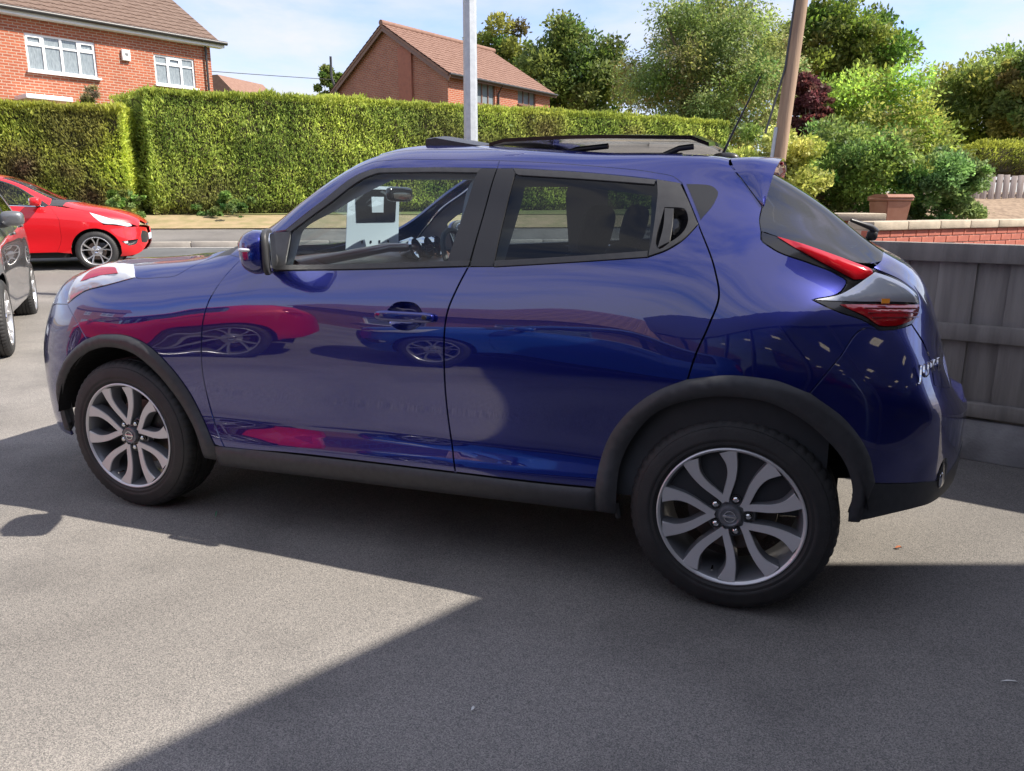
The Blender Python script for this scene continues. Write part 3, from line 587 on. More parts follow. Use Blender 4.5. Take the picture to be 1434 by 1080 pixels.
    # --- tail: glass, tailgate, spoiler, lamps, bumper
    tg = PL('tailgate', B, [[(1.755,.957),(1.795,.90),(1.816,.856),(1.835,.775)], [(1.835,.775),(1.87,.758),(1.90,.748)], ('y', [(1.90,.30),(1.905,.12),(1.91,.0)]), ('y', [(1.91,0.),(1.8,0.),(1.69,0.)]), ('y', [(1.69,0.),(1.685,.25),(1.665,.48)]), [(1.655,1.146),(1.63,1.128)], [(1.63,1.128),(1.73,1.078),(1.772,1.037),(1.775,.99),(1.755,.957)]], car, merge=True, gap=.0, res=.03)
    PL('rear_window', MAT['rear_glass'], [('y', [(1.69,0.),(1.685,.25),(1.665,.48)]), [(1.655,1.146),(1.607,1.141),(1.47,1.180),(1.341,1.220),(1.289,1.238)], [(1.289,1.238),(1.281,1.27),(1.284,1.312)], [(1.284,1.312),(1.25,1.355),(1.20,1.41)], ('y', [(1.20,.53),(1.21,.3),(1.21,.0)]), ('y', [(1.21,0.),(1.69,0.)])], car, merge=True, gap=.001, fold=.006, res=.03)
    PL('window_border', MAT['gloss_black'], [[(1.655,1.149),(1.607,1.143),(1.47,1.182),(1.341,1.222),(1.291,1.24)], [(1.291,1.24),(1.284,1.27),(1.287,1.312)], [(1.287,1.312),(1.305,1.285),(1.335,1.26),(1.40,1.245),(1.50,1.215),(1.60,1.170)], [(1.60,1.170),(1.655,1.149)]], car, off=-.0025, gap=0, fold=0, res=.03)
    # spoiler: front edge rides on the body, rear edge stands clear of the glass
    gp = [S.xy(1.2, 0.), S.xy(1.2, .15), S.xy(1.198, .3), S.xy(1.185, .44), S.xy(1.168, .535), S.xz(1.19, 1.424), S.xz(1.215, 1.395), S.xz(1.25, 1.353), S.xz(1.284, 1.312)]
    Gp = S.ev(S.P, gp) + S.ev(S.N, gp)*.003
    Hp = np.array([(1.325,0,1.484),(1.326,-.15,1.482),(1.327,-.3,1.477),(1.325,-.44,1.468),(1.318,-.53,1.450),(1.309,-.565,1.425),(1.302,-.588,1.395),(1.294,-.612,1.352),(1.288,-.632,1.314)])
    cg = np.linspace(0, 8, 33); Gs = np.stack([cr_eval(range(9), Gp[:, k], cg) for k in range(3)], -1); Hs = np.stack([cr_eval(range(9), Hp[:, k], cg) for k in range(3)], -1)
    rows = []
    for t in (0, .2, .4, .6, .8, .93): rows.append(Gs*(1-t) + Hs*t + np.array([0, -.35*1, 1.])*np.stack([cg*0, (cg > 3)*1., cg*0+1], -1)*.007*math.sin(math.pi*t))
    sq = np.clip((8-cg)/2.5, 0, 1)[:, None]
    rows += [Hs + [.002, 0, 0], Hs - np.array([.004, -.004, .012])*sq, Hs - np.array([.03, -.012, .026])*sq, Gs*.5 + Hs*.5 - np.array([0, -.015, .045])*sq]
    nr = len(rows); V = np.array(rows).transpose(1, 0, 2).reshape(-1, 3); V = np.concatenate([V, V*[1, -1, 1]]); F = []
    for i in range(32):
        for j in range(nr-1): q = (i*nr+j, i*nr+j+1, (i+1)*nr+j+1, (i+1)*nr+j); F += [q, tuple(v+33*nr for v in q[::-1])]
    sp = mobj('spoiler', V, F, B, tg); bm = bmesh.new(); bm.from_mesh(sp.data); bmesh.ops.remove_doubles(bm, verts=bm.verts, dist=.0005); bmesh.ops.recalc_face_normals(bm, faces=bm.faces)
    if sum(f.normal.z*f.calc_area() for f in bm.faces if f.calc_center_median().z > 1.47) < 0: bmesh.ops.reverse_faces(bm, faces=bm.faces)
    bm.to_mesh(sp.data); bm.free(); sp.data.set_sharp_from_angle(angle=R_(48))
    box('stop_lamp', (1.318, 0, 1.468), (.012, .26, .012), MAT['lens_red'], sp, bevel=.003)
    # rear wiper standing clear of the glass
    tube('wiper_arm', [(1.655, .03, 1.19), (1.672, .02, 1.222), (1.655, -.01, 1.236), (1.58, -.06, 1.262)], [.015, .016, .012, .006], MAT['satin_black'], tg, 8)
    superell('wiper_pivot', (1.665, .02, 1.205), (.020, .022, .022), MAT['satin_black'], tg, .8, .8, nu=8, nv=12)
    # lamps
    lb = PL('tail_lamp', MAT['gloss_black'], [[(1.289,1.236),(1.341,1.220),(1.47,1.178),(1.62,1.126)], [(1.62,1.126),(1.73,1.076),(1.770,1.037),(1.774,.986),(1.754,.957)], [(1.754,.957),(1.705,.944),(1.655,.946)], lamp_lo[::-1], lamp_in[::-1]], car, off=.001, fold=.02, gap=.003, res=.025)
    PL('red_blade_lens', MAT['lens_red'], [[(1.337,1.219),(1.405,1.200),(1.513,1.163),(1.612,1.126)], [(1.612,1.126),(1.626,1.113),(1.600,1.094),(1.571,1.092)], [(1.571,1.092),(1.473,1.143),(1.375,1.196),(1.337,1.219)]], lb, off=lambda d: .004+.007*np.clip(d/.02, 0, 1)**.6, fold=.006, gap=0, res=.015)
    PL('clear_lens', MAT['lens_clear'], [[(1.462,1.035),(1.541,1.052),(1.575,1.072),(1.602,1.092),(1.630,1.113)], [(1.630,1.113),(1.676,1.097),(1.73,1.068),(1.763,1.037),(1.772,1.018)], [(1.772,1.018),(1.718,1.023),(1.585,1.028),(1.462,1.035)]], lb, off=lambda d: .004+.010*np.clip(d/.03, 0, 1)**.6, fold=.006, gap=0, res=.015)
    PL('red_lens', MAT['lens_red'], [[(1.535,1.021),(1.627,1.019),(1.718,1.015),(1.772,1.012)], [(1.772,1.012),(1.768,.984),(1.748,.966)], [(1.748,.966),(1.704,.956),(1.662,.957),(1.612,.985),(1.535,1.021)]], lb, off=lambda d: .004+.010*np.clip(d/.03, 0, 1)**.6, fold=.006, gap=0, res=.015)
    PL('indicator', MAT['lens_amber'], [[(1.648,1.030),(1.672,1.030)], [(1.672,1.030),(1.671,1.016)], [(1.671,1.016),(1.648,1.016)], [(1.648,1.016),(1.648,1.030)]], lb, off=.0165, fold=.003, gap=0, res=.01)
    for k_ in range(3): PL('lens_rib', MAT['lens_dark'], [[(1.60+.012*k_,1.006-.013*k_),(1.70,1.003-.013*k_),(1.764,1.001-.013*k_)], [(1.764,1.001-.013*k_),(1.763,.998-.013*k_)], [(1.763,.998-.013*k_),(1.70,1.000-.013*k_),(1.60+.012*k_,1.003-.013*k_)], [(1.60+.012*k_,1.003-.013*k_),(1.60+.012*k_,1.006-.013*k_)]], lb, off=.0150, fold=.003, gap=0, res=.02)
    hl = PL('headlamp', MAT['lens_clear'], [[(-1.581,.890),(-1.475,.947),(-1.352,.977),(-1.212,1.012)], [(-1.212,1.012),(-1.26,1.04),(-1.318,1.054)], [(-1.318,1.054),(-1.50,1.037),(-1.60,.987)], [(-1.60,.987),(-1.59,.93),(-1.581,.890)]], car, off=lambda d: .003+.020*np.clip(d/.05, 0, 1)**.7, fold=.01, gap=.001, res=.02)
    PL('reflector', MAT['lens_red'], [[(-1.50,.972),(-1.40,.997),(-1.30,1.010)], [(-1.30,1.010),(-1.35,1.028),(-1.44,1.026)], [(-1.44,1.026),(-1.49,1.005),(-1.50,.972)]], hl, off=.0245, fold=.003, gap=0, res=.015)  # red patch paints the red car's reflection onto the clear headlamp lens
    # bumper: painted shell, black lower, corner reflector pocket
    rb = PL('rear_bumper', B, [bgap[::-1], [(1.655,.946),(1.705,.947),(1.752,.955)], [(1.752,.955),(1.79,.90),(1.813,.856),(1.832,.775)], [(1.832,.775),(1.868,.758),(1.898,.748)], ('y', [(1.898,.30),(1.904,.12),(1.909,.0)]), ('y', [(1.909,0.),(1.96,0.),(2.018,0.)]), [(2.018,.80),(2.018,.60),(2.018,.525)], [(2.018,.525),(1.985,.505),(1.94,.475),(1.90,.455),(1.84,.466),(1.756,.481),(1.676,.490)], rao3[::-1]], car, gap=.0015, res=.03)
    lo_b = [(1.676,.488),(1.756,.479),(1.84,.464),(1.90,.453),(1.94,.473),(1.985,.503),(2.018,.523)]
    PL('bumper_skirt', K, [lo_b, [(2.018,.523),(2.018,.49)], [(2.018,.49),(1.985,.43),(1.94,.395),(1.885,.380),(1.815,.384),(1.741,.381),(1.642,.362)], [(1.642,.362),(1.655,.42),(1.676,.488)]], rb, off=.002, gap=.001, res=.03)
    j0 = [S.xz(2.018, z) for z in np.linspace(.49, .70, 18)]; pe = S.ev(S.P, j0); V = []; F = []
    for q in pe:
        for t in np.linspace(-1, 1, 29): V.append((q[0] - .0005 + .012*(1-t*t), t*abs(q[1]), q[2]))
    for i in range(17):
        for j in range(28): F.append((i*29+j, i*29+j+1, (i+1)*29+j+1, (i+1)*29+j))
    bc = mobj('bumper_centre', V, F, B, car); bm = bmesh.new(); bm.from_mesh(bc.data); bmesh.ops.recalc_face_normals(bm, faces=bm.faces)
    if sum(f.normal.x*f.calc_area() for f in bm.faces) < 0: bmesh.ops.reverse_faces(bm, faces=bm.faces)
    bm.to_mesh(bc.data); bm.free()
    for s in (-1, 1):
        rp_ = Matrix.Rotation(-s*R_(60), 3, 'Z'); no_ = Vector((.86, s*.5, 0)); yy = S.yat(1.900, .478); c_ = Vector((1.900, s*yy, .478))
        superell('reflector_pocket', c_ - no_*.004, (.034, .010, .058), MAT['gloss_black'], rb[s], .8, .8, rot=rp_, nu=12, nv=20)
        superell('fog_reflector', c_ + no_*.004 + Vector((-.008, -s*-.012, -.022)), (.012, .006, .026), MAT['chrome'], rb[s], .8, .8, rot=rp_, nu=10, nv=14)
    # badge letters on the tailgate
    cu = bpy.data.curves.new('badge', 'FONT'); cu.body = 'JUKE'; cu.size = .062; cu.extrude = .0025; cu.space_character = 1.25; cu.shear = .2
    tmp = bpy.data.objects.new('t', cu); COL.objects.link(tmp); dg = bpy.context.evaluated_depsgraph_get(); me = bpy.data.meshes.new_from_object(tmp.evaluated_get(dg)); bpy.data.objects.remove(tmp)
    me.materials.clear(); me.materials.append(MAT['chrome'])
    bd = link(bpy.data.objects.new('badge_lettering', me), tg)
    xax = Vector((.49, .87, .06)).normalized(); zax = Vector((.87, -.49, .12)).normalized(); yax = zax.cross(xax).normalized(); xax = yax.cross(zax)
    mm = Matrix((xax, yax, zax)).transposed().to_4x4(); mm.translation = (1.782, -.706, .800); bd.matrix_local = mm
    # --- cladding and sills
    fin = [(-1.664,.300),(-1.676,.415),(-1.61,.551),(-1.509,.652),(-1.399,.708),(-1.267,.731),(-1.159,.713),(-1.052,.640),(-.981,.555),(-.918,.461),(-.865,.367),(-.850,.285)]
    rnd = lambda d: .004 + .013*np.sqrt(np.clip(d/.022, 0, 1))
    PL('arch_cladding', K, [[(-1.695,.30),(-1.70,.455)], fao, fao2, [(-.795,.352),(-.789,.285)], [(-.789,.285),(-.850,.285)], fin[::-1]], car, off=rnd, fold=.05, gap=-.005, res=.018)
    rin = [(.888,.29),(.890,.37),(.896,.465),(.940,.576),(1.02,.674),(1.114,.722),(1.22,.745),(1.325,.742),(1.435,.703),(1.52,.639),(1.593,.554),(1.624,.456),(1.622,.40),(1.620,.362)]
    PL('arch_cladding', K, [[(.822,.29),(.827,.379)], rao, rao2, rao3, [(1.676,.492),(1.658,.42),(1.648,.364)], [(1.648,.362),(1.620,.362)], rin[::-1], [(.888,.29),(.822,.29)]], car, off=rnd, fold=.05, gap=-.005, res=.018)
    PL('sill', K, [[(-.790,.345),(-.438,.355),(-.05,.362),(.300,.366),(.632,.370),(.824,.377)], [(.824,.377),(.822,.29)], [(.822,.285),(.3,.272),(-.3,.262),(-.790,.255)], [(-.790,.255),(-.790,.345)]], car, off=rnd, fold=.04, gap=.001, res=.02)
    tube('mud_flap', [(.878, -.80, .31), (.892, -.80, .255)], [.016, .010], K, car, 6)
    # --- wheels and wells
    for s, fl in ((-1, False), (1, True)):
        make_wheel(car, (-1.265, s*.75, .332), phase=99 if s < 0 else 60, flip=fl)
        make_wheel(car, (1.265, s*.75, .332), phase=111 if s < 0 else 40, flip=fl)
        wheel_well(car, -1.265, .335, .412, s*.845, s*.50, MAT['well']); wheel_well(car, 1.265, .335, .412, s*.845, s*.50, MAT['well'])
    box('underbody', (0, 0, .33), (1.72, 1.66, .10), MAT['well'], car); box('underbody', (-.05, 0, .36), (3.3, .98, .18), MAT['well'], car)
    # --- cabin
    belt = lambda x: float(np.interp(x, [-.9, -.45, .33, .95, 1.2], [1.04, 1.055, 1.09, 1.14, 1.17]))
    shell_grid(S, 'door_lining', MAT['cabin_dark'], car, -.80, 1.55, .07, .62, -.035, top=belt)
    PLi = lambda nm, segs: panel(S, nm, MAT['cabin_grey'], segs, car, off=-.045, fold=0, gap=-.01, res=.04)
    PLi('pillar_lining', [[(-.62,1.15),(-.48,1.29),(-.335,1.385),(-.1,1.475)], [(-.1,1.475),(-.06,1.43)], [(-.06,1.43),(-.28,1.32),(-.45,1.21),(-.45,1.09)], [(-.45,1.09),(-.62,1.15)]])
    PLi('pillar_lining', [[(.25,1.09),(.30,1.43),(.46,1.43),(.43,1.10)], [(.43,1.10),(.25,1.09)]])
    PLi('pillar_lining', [[(.94,1.40),(.96,1.15)], [(.96,1.15),(1.3,1.16),(1.28,1.31)], [(1.28,1.31),(1.15,1.42),(.94,1.40)]])
    PLi('cant_rail_lining', [[(-.12,1.47),(.4,1.465),(1.0,1.41)], [(1.0,1.41),(.98,1.375)], [(.98,1.375),(.4,1.43),(-.1,1.435)], [(-.1,1.435),(-.12,1.47)]])
    for s in (-1, 1): panel(S, 'headlining', MAT['cabin_grey'], [('y', [(-.15,.55),(.4,.53),(1.16,.53)]), ('y', [(1.16,.53),(1.16,.43)]), ('y', [(1.16,.43),(.4,.43),(-.1,.43)]), ('y', [(-.1,.43),(-.15,.55)])], car, off=-.03, fold=0, gap=0, sides=(s,))
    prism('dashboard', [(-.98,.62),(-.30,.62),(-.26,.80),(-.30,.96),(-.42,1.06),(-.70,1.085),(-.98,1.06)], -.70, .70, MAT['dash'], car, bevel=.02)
    tube('gaiter_trim', [(-.50, -.64, 1.075), (-.44, -.3, 1.10), (-.43, 0, 1.115), (-.44, .3, 1.10), (-.50, .64, 1.075)], .022, MAT['cabin_red'], car, 10)
    for y in (.24, .38, .50): lathe('instrument_hood', [(.052, 0), (.062, -.01), (.064, -.07), (.058, -.07)], MAT['chrome'], car, 28, axis='x').matrix_local = Matrix.Translation((-.40, y, 1.10)) @ Matrix.Rotation(R_(70), 4, 'Y')
    prism('centre_console', [(-.35,.45),(.25,.45),(.25,.66),(-.10,.72),(-.28,.92),(-.35,.92)], -.13, .13, MAT['cabin_red'], car, bevel=.02)
    sw = lathe('steering_wheel', [(.182 + .014*math.cos(t), .014*math.sin(t)) for t in np.linspace(0, 2*math.pi, 10)], MAT['cabin_dark'], car, 40, axis='x')
    sw.matrix_local = Matrix.Translation((-.20, .36, 1.02)) @ Matrix.Rotation(R_(66), 4, 'Y')
    def seat(x, y, w_, back=1):
        st = bpy.data.objects.new('seat', None); link(st, car); st.location = (x, y, .42)
        def wp(p): return p
        superell('cushion', (0, 0, .08), (.25, w_, .085), MAT['seat'], st, .5, .5, rot=Matrix.Rotation(R_(-8), 3, 'Y'))
        superell('backrest', (.30, 0, .40), (.075, w_, .34), MAT['seat'], st, .55, .6, rot=Matrix.Rotation(R_(20), 3, 'Y'))
        return st
    for y in (-.36, .36):
        t = seat(.22, y, .24); superell('headrest', (.455, 0, .80), (.05, .125, .095), MAT['seat'], t, .6, .7, rot=Matrix.Rotation(R_(14), 3, 'Y'))
        for q in (-.05, .05): tube('headrest_post', [(.425, q, .66), (.45, q, .76)], .006, MAT['chrome'], t, 6)
    t = seat(1.0, 0, .60)
    for y in (-.36, 0, .36): superell('headrest', (.44, y, .77), (.045, .11, .075), MAT['seat'], t, .6, .7, rot=Matrix.Rotation(R_(14), 3, 'Y'))
    superell('interior_mirror', (-.36, 0, 1.36), (.016, .115, .034), MAT['gloss_black'], car, .5, .4, nu=10, nv=16)
    box('parcel_shelf', (1.47, 0, .98), (.42, 1.16, .03), MAT['cabin_dark'], car)
    # --- door mirrors
    for s in (-1, 1):
        def wp(p):
            k_ = 1 - .22*max(0, -p.x/.056); return Vector((p.x, p.y*k_, p.z*k_ + .01*p.y*s))
        mh = superell('door_mirror', (-.452, s*.935, 1.146), (.056, .112, .080), B, car, .62, .62, rot=Matrix.Rotation(s*R_(-31), 3, 'Z'), nu=26, nv=36, warp=wp)
        rt = Matrix.Rotation(s*R_(-31), 3, 'Z'); c0 = Vector((-.452, s*.935, 1.146))
        superell('mirror_rim', c0 + rt @ Vector((.042, 0, 0)), (.013, .113, .082), K, mh, .5, .42, rot=rt, nu=20, nv=32)
        superell('mirror_glass', c0 + rt @ Vector((.0575, 0, 0)), (.004, .094, .068), MAT['mirror'], mh, .5, .35, rot=rt, nu=16, nv=28)
        superell('mirror_indicator', c0 + rt @ Vector((-.020, s*.060, .012)), (.032, .050, .0080), MAT['lens_clear'], mh, .6, .6, rot=rt, nu=10, nv=18)
        tube('mirror_arm', [(-.52, s*.755, 1.105), (-.49, s*.82, 1.098), (-.475, s*.875, 1.10)], [.034, .030, .030], K, mh, 12)
    return car, S
CAR, SJ = build_crossover()
# sale card standing in the windscreen, with its dark window sticker
cr = thing('price_card', 'white sale card with a black window label behind the side glass of the blue crossover', 'card', (-.575, .10, 1.10), R_(62))
prism('card', [(-.15,0),(.15,0),(.17,.30),(-.12,.30)], -.002, .002, MAT['paper'], cr)
prism('label_panel', [(-.085,.13),(.135,.13),(.150,.285),(-.085,.285)], -.006, -.004, MAT['gloss_black'], cr, bevel=.0)
prism('sticker', [(0,.175),(.065,.175),(.07,.25),(.0,.25)], -.010, -.0085, MAT['paper'], cr)
for q in range(4): box('stud', (-.06+.05*q, -.004, .035), (.008, .004, .012), MAT['gloss_black'], cr)

# ------------------------------------------------------------------ generic five-door hatchback (red, blue and grey ones)
HPLAN = [(-1.96,0),(-1.95,.2),(-1.91,.42),(-1.85,.56),(-1.75,.68),(-1.6,.76),(-1.4,.82),(-1.2,.845),(-.6,.85),(0,.85),(.6,.85),(1.2,.85),(1.5,.81),(1.7,.74),(1.85,.6),(1.93,.45),(1.97,.2),(1.98,0)]
HK = [
 [(-1.96,.05,.35),(-1.9,.45,.22),(-1.75,.66,.19),(-1.5,.75,.19),(-.8,.78,.19),(0,.78,.2),(.8,.78,.2),(1.5,.75,.22),(1.8,.62,.28),(1.93,.4,.33),(1.98,.05,.4)],
 [(-1.96,.06,.40),(-1.9,.48,.32),(-1.75,.70,.28),(-1.5,.79,.27),(-.8,.825,.26),(0,.83,.27),(.8,.83,.28),(1.5,.80,.3),(1.8,.66,.36),(1.93,.43,.4),(1.98,.06,.45)],
 [(-1.96,.06,.47),(-1.9,.49,.45),(-1.75,.72,.44),(-1.5,.81,.45),(-1.245,.845,.5),(-.8,.83,.46),(0,.825,.47),(.8,.832,.48),(1.245,.85,.5),(1.5,.82,.5),(1.8,.68,.5),(1.93,.45,.5),(1.98,.07,.5)],
 [(-1.96,.05,.55),(-1.9,.47,.57),(-1.75,.69,.6),(-1.5,.79,.64),(-1.245,.848,.68),(-.8,.84,.68),(0,.845,.7),(.8,.85,.72),(1.245,.855,.74),(1.5,.82,.74),(1.8,.70,.72),(1.93,.47,.68),(1.98,.08,.62)],
 [(-1.96,.05,.60),(-1.9,.44,.65),(-1.75,.66,.72),(-1.5,.765,.79),(-1.245,.81,.84),(-.8,.82,.87),(0,.825,.90),(.8,.83,.94),(1.245,.82,.97),(1.5,.79,.97),(1.8,.69,.95),(1.9,.55,.9),(1.96,.3,.8),(1.98,.08,.7)],
 [(-1.96,.045,.63),(-1.9,.41,.69),(-1.75,.62,.77),(-1.5,.70,.85),(-1.245,.735,.90),(-.8,.765,.935),(-.5,.775,.955),(0,.78,.985),(.8,.775,1.04),(1.245,.76,1.08),(1.5,.73,1.08),(1.75,.66,1.04),(1.88,.53,.98),(1.95,.3,.88),(1.98,.08,.75)],
 [(-1.96,.04,.645),(-1.9,.37,.71),(-1.75,.56,.80),(-1.5,.63,.885),(-1.245,.66,.935),(-.9,.68,.975),(-.6,.69,1.03),(-.3,.70,1.12),(0,.695,1.2),(.8,.69,1.23),(1.245,.675,1.23),(1.5,.645,1.2),(1.7,.6,1.14),(1.86,.5,1.04),(1.94,.29,.92),(1.98,.07,.78)],
 [(-1.96,.035,.65),(-1.9,.33,.725),(-1.75,.50,.82),(-1.5,.57,.905),(-1.245,.60,.955),(-.95,.62,.99),(-.6,.625,1.08),(-.3,.61,1.25),(0,.595,1.36),(.3,.585,1.40),(.8,.585,1.40),(1.245,.58,1.365),(1.5,.565,1.3),(1.7,.54,1.2),(1.84,.46,1.09),(1.93,.28,.95),(1.98,.06,.8)],
 [(-1.96,.03,.655),(-1.9,.27,.735),(-1.75,.4,.835),(-1.5,.48,.92),(-1.245,.52,.968),(-1.0,.54,1.0),(-.6,.55,1.12),(-.3,.53,1.295),(0,.515,1.40),(.3,.505,1.435),(.8,.5,1.435),(1.245,.5,1.405),(1.5,.49,1.34),(1.7,.47,1.24),(1.83,.4,1.12),(1.92,.25,.97),(1.98,.05,.81)],
 [(-1.96,.02,.66),(-1.9,.18,.745),(-1.75,.25,.85),(-1.5,.27,.94),(-1.245,.28,.985),(-1.0,.28,1.03),(-.6,.28,1.17),(-.3,.27,1.335),(0,.26,1.43),(.3,.25,1.465),(.8,.25,1.467),(1.245,.25,1.435),(1.5,.25,1.37),(1.7,.24,1.265),(1.82,.2,1.14),(1.91,.13,.98),(1.98,.03,.82)],
 [(-1.96,0,.665),(-1.9,0,.75),(-1.75,0,.855),(-1.5,0,.945),(-1.245,0,.99),(-1.0,0,1.04),(-.6,0,1.185),(-.3,0,1.345),(0,0,1.44),(.3,0,1.475),(.8,0,1.477),(1.245,0,1.445),(1.5,0,1.38),(1.7,0,1.275),(1.82,0,1.15),(1.91,0,.99),(1.98,0,.83)],
]
def arc(x, z, r, a0, a1, n=14): return [(x + r*math.cos(R_(t)), z + r*math.sin(R_(t))) for t in np.linspace(a0, a1, n)]
def build_hatch(label, cat='car'):
    S = Surf(HK, HPLAN, nu=360, ns=240)
    car = thing('hatchback_car', label, cat); B = MAT['red']; K = MAT['black_plastic']; PL = lambda *a, **k: panel(S, *a, **{'res': .05, **k})
    fx, rx, rz, ra = -1.245, 1.245, .30, .345
    fa1 = arc(fx, rz, ra, 122, -7); fa0 = arc(fx, rz, ra, 188, 122)
    r1 = arc(rx, rz, ra, 187, 100); r2 = arc(rx, rz, ra, 100, -8)
    door = [(-.66,.985),(-.74,.88),(-.79,.74),(-.79,.55),(-.76,.40),(-.70,.29)]
    bp = [(.30,1.005),(.265,.80),(.26,.55),(.29,.28)]
    sh = [(-1.05,.88),(-.90,.93),(-.66,.985)]
    PL('front_wing', B, [fa1, [fa1[-1], (-.88,.28)], [(-.88,.27),(-.70,.29)], door[::-1], [(-.66,.985),(-.80,.965),(-1.05,.925),(-1.20,.885)], [(-1.20,.885),(-1.30,.79),(-1.38,.70),fa1[0]]], car)
    PL('front_bumper', B, [fa0, [fa0[-1], (-1.38,.70)], [(-1.38,.70),(-1.5,.69),(-1.62,.675),(-1.72,.655)], [(-1.72,.655),(-1.85,.66),(-1.935,.64)], [(-1.935,.64),(-1.95,.5),(-1.94,.40)], [(-1.94,.40),(-1.85,.27),(-1.70,.215),(-1.56,.21)], [(-1.56,.21), fa0[0]]], car, holes=[[[(-1.60,.44),(-1.70,.455),(-1.83,.47)], [(-1.83,.47),(-1.80,.40),(-1.70,.37)], [(-1.70,.37),(-1.60,.44)]]])
    PL('fog_lamp_surround', MAT['satin_black'], [[(-1.60,.44),(-1.70,.455),(-1.83,.47)], [(-1.83,.47),(-1.80,.40),(-1.70,.37)], [(-1.70,.37),(-1.60,.44)]], car, off=lambda d: -.03*np.clip(d/.02, 0, 1), fold=0, gap=0, res=.02)
    PL('fog_lamp', MAT['lens_clear'], [[(-1.63,.438),(-1.69,.446)], [(-1.69,.446),(-1.69,.415),(-1.65,.41),(-1.63,.438)]], car, off=.001, gap=0, res=.015)
    PL('headlamp', MAT['lens_clear'], [[(-1.20,.882),(-1.35,.835),(-1.55,.765),(-1.74,.71)], [(-1.74,.71),(-1.76,.68),(-1.70,.665)], [(-1.70,.665),(-1.55,.70),(-1.38,.72),(-1.28,.795),(-1.20,.882)]], car, off=.004, gap=.002, res=.03)
    PL('bonnet', B, [[(-1.20,.888),(-1.35,.84),(-1.55,.77),(-1.74,.715),(-1.85,.665)], ('y', [(-1.86,.35),(-1.93,.2),(-1.94,.003)]), ('y', [(-1.94,0.),(-1.5,0.),(-1.02,0.)]), ('y', [(-1.02,0.),(-.97,.3),(-.86,.56)]), [(-.84,.985),(-.95,.955),(-1.05,.93),(-1.20,.888)]], car, merge=True, gap=0)
    PL('cowl', K, [('y', [(-1.02,0.),(-.97,.3),(-.86,.56)]), [(-.84,.985),(-.66,.99)], ('y', [(-.68,.60),(-.80,.4),(-.90,0.)]), ('y', [(-.90,0.),(-1.02,0.)])], car, merge=True, gap=0, off=-.004, fold=0)
    PL('windscreen', MAT['screen_glass'], [('y', [(-.90,0.),(-.80,.4),(-.68,.60)]), ('y', [(-.68,.56),(-.5,.55),(-.3,.53),(-.05,.515)]), ('y', [(-.05,.515),(-.09,.3),(-.1,0.)]), ('y', [(-.1,0.),(-.9,0.)])], car, merge=True, gap=0, off=-.003, fold=0)
    PL('grille', MAT['satin_black'], [[(-1.885,.60),(-1.93,.58),(-1.945,.55)], [(-1.945,.55),(-1.945,.46)], [(-1.945,.46),(-1.92,.41),(-1.87,.42)], [(-1.87,.42),(-1.865,.52),(-1.885,.60)]], car, off=.004, gap=0, res=.02)
    railt = [(-.60,1.035),(-.45,1.135),(-.25,1.27),(-.05,1.35),(.1,1.385),(.32,1.392)]
    fd = PL('front_door', B, [door[::-1], [(-.66,.985),(-.60,.962),(-.3,.972),(.30,1.0)], bp, [(.29,.28),(-.70,.29)]], car)
    PL('window_pane', MAT['window_glass'], [[(-.58,.972),(-.3,.982),(.29,1.008)], [(.29,1.008),(.31,1.2),(.32,1.37)], [(.32,1.372),(.1,1.365),(-.05,1.33),(-.25,1.25),(-.45,1.115),(-.58,.985)]], fd, off=-.004, fold=0, gap=0)
    PL('door_frame', MAT['satin_black'], [railt, [(.32,1.392),(.32,1.372)], [(.32,1.372),(.1,1.365),(-.05,1.33),(-.25,1.25),(-.45,1.115),(-.60,.965)], [(-.60,.965),(-.66,.985),(-.60,1.035)]], fd, gap=0, fold=.01)
    PL('chrome_strip', MAT['chrome'], [[(-.60,.965),(-.3,.974),(.30,1.002)], [(.30,1.002),(.30,1.012)], [(.30,1.012),(-.3,.984),(-.60,.975)], [(-.60,.975),(-.60,.965)]], fd, off=.004, gap=0, fold=.004)
    rdr = [(1.05,1.36),(1.12,1.25),(1.14,1.06),(1.12,.88),(1.08,.72),r1[-1]]
    rd = PL('rear_door', B, [bp[::-1], [(.30,1.005),(.8,1.045),(1.14,1.075)], [(1.14,1.07),(1.12,.88),(1.09,.74),r1[-1]], r1[::-1], [r1[0], (.29,.28)]], car)
    PL('window_pane', MAT['privacy_glass'], [[(.36,1.015),(.8,1.05),(1.10,1.08)], [(1.10,1.08),(1.09,1.2),(1.02,1.345)], [(1.02,1.345),(.7,1.372),(.38,1.375)], [(.38,1.375),(.36,1.015)]], rd, off=-.004, fold=0, gap=0)
    PL('door_frame', MAT['satin_black'], [[(.32,1.392),(.7,1.392),(1.05,1.36)], [(1.05,1.36),(1.02,1.345)], [(1.02,1.345),(.7,1.372),(.38,1.375)], [(.38,1.375),(.36,1.015)], [(.36,1.015),(.29,1.008)], [(.29,1.008),(.31,1.2),(.32,1.392)]], rd, gap=0, fold=.01)
    for s in (-1, 1):
        superell('door_handle', (.15, s*(S.yat(.15, .90)+.014), .905), (.09, .011, .014), B, fd[s], .5, .4, nu=10, nv=16)
        superell('door_handle', (.98, s*(S.yat(.98, .95)+.014), .955), (.09, .011, .014), B, rd[s], .5, .4, nu=10, nv=16)
        mh = superell('door_mirror', (-.52, s*.90, 1.045), (.075, .095, .062), B, car, .65, .65, nu=16, nv=24)
        superell('mirror_glass', (-.455, s*.90, 1.045), (.008, .08, .05), MAT['mirror'], mh, .5, .4, nu=10, nv=16)
        tube('mirror_arm', [(-.53, s*.76, .99), (-.52, s*.83, .995), (-.52, s*.87, 1.01)], [.03, .026, .03], K, mh, 10)
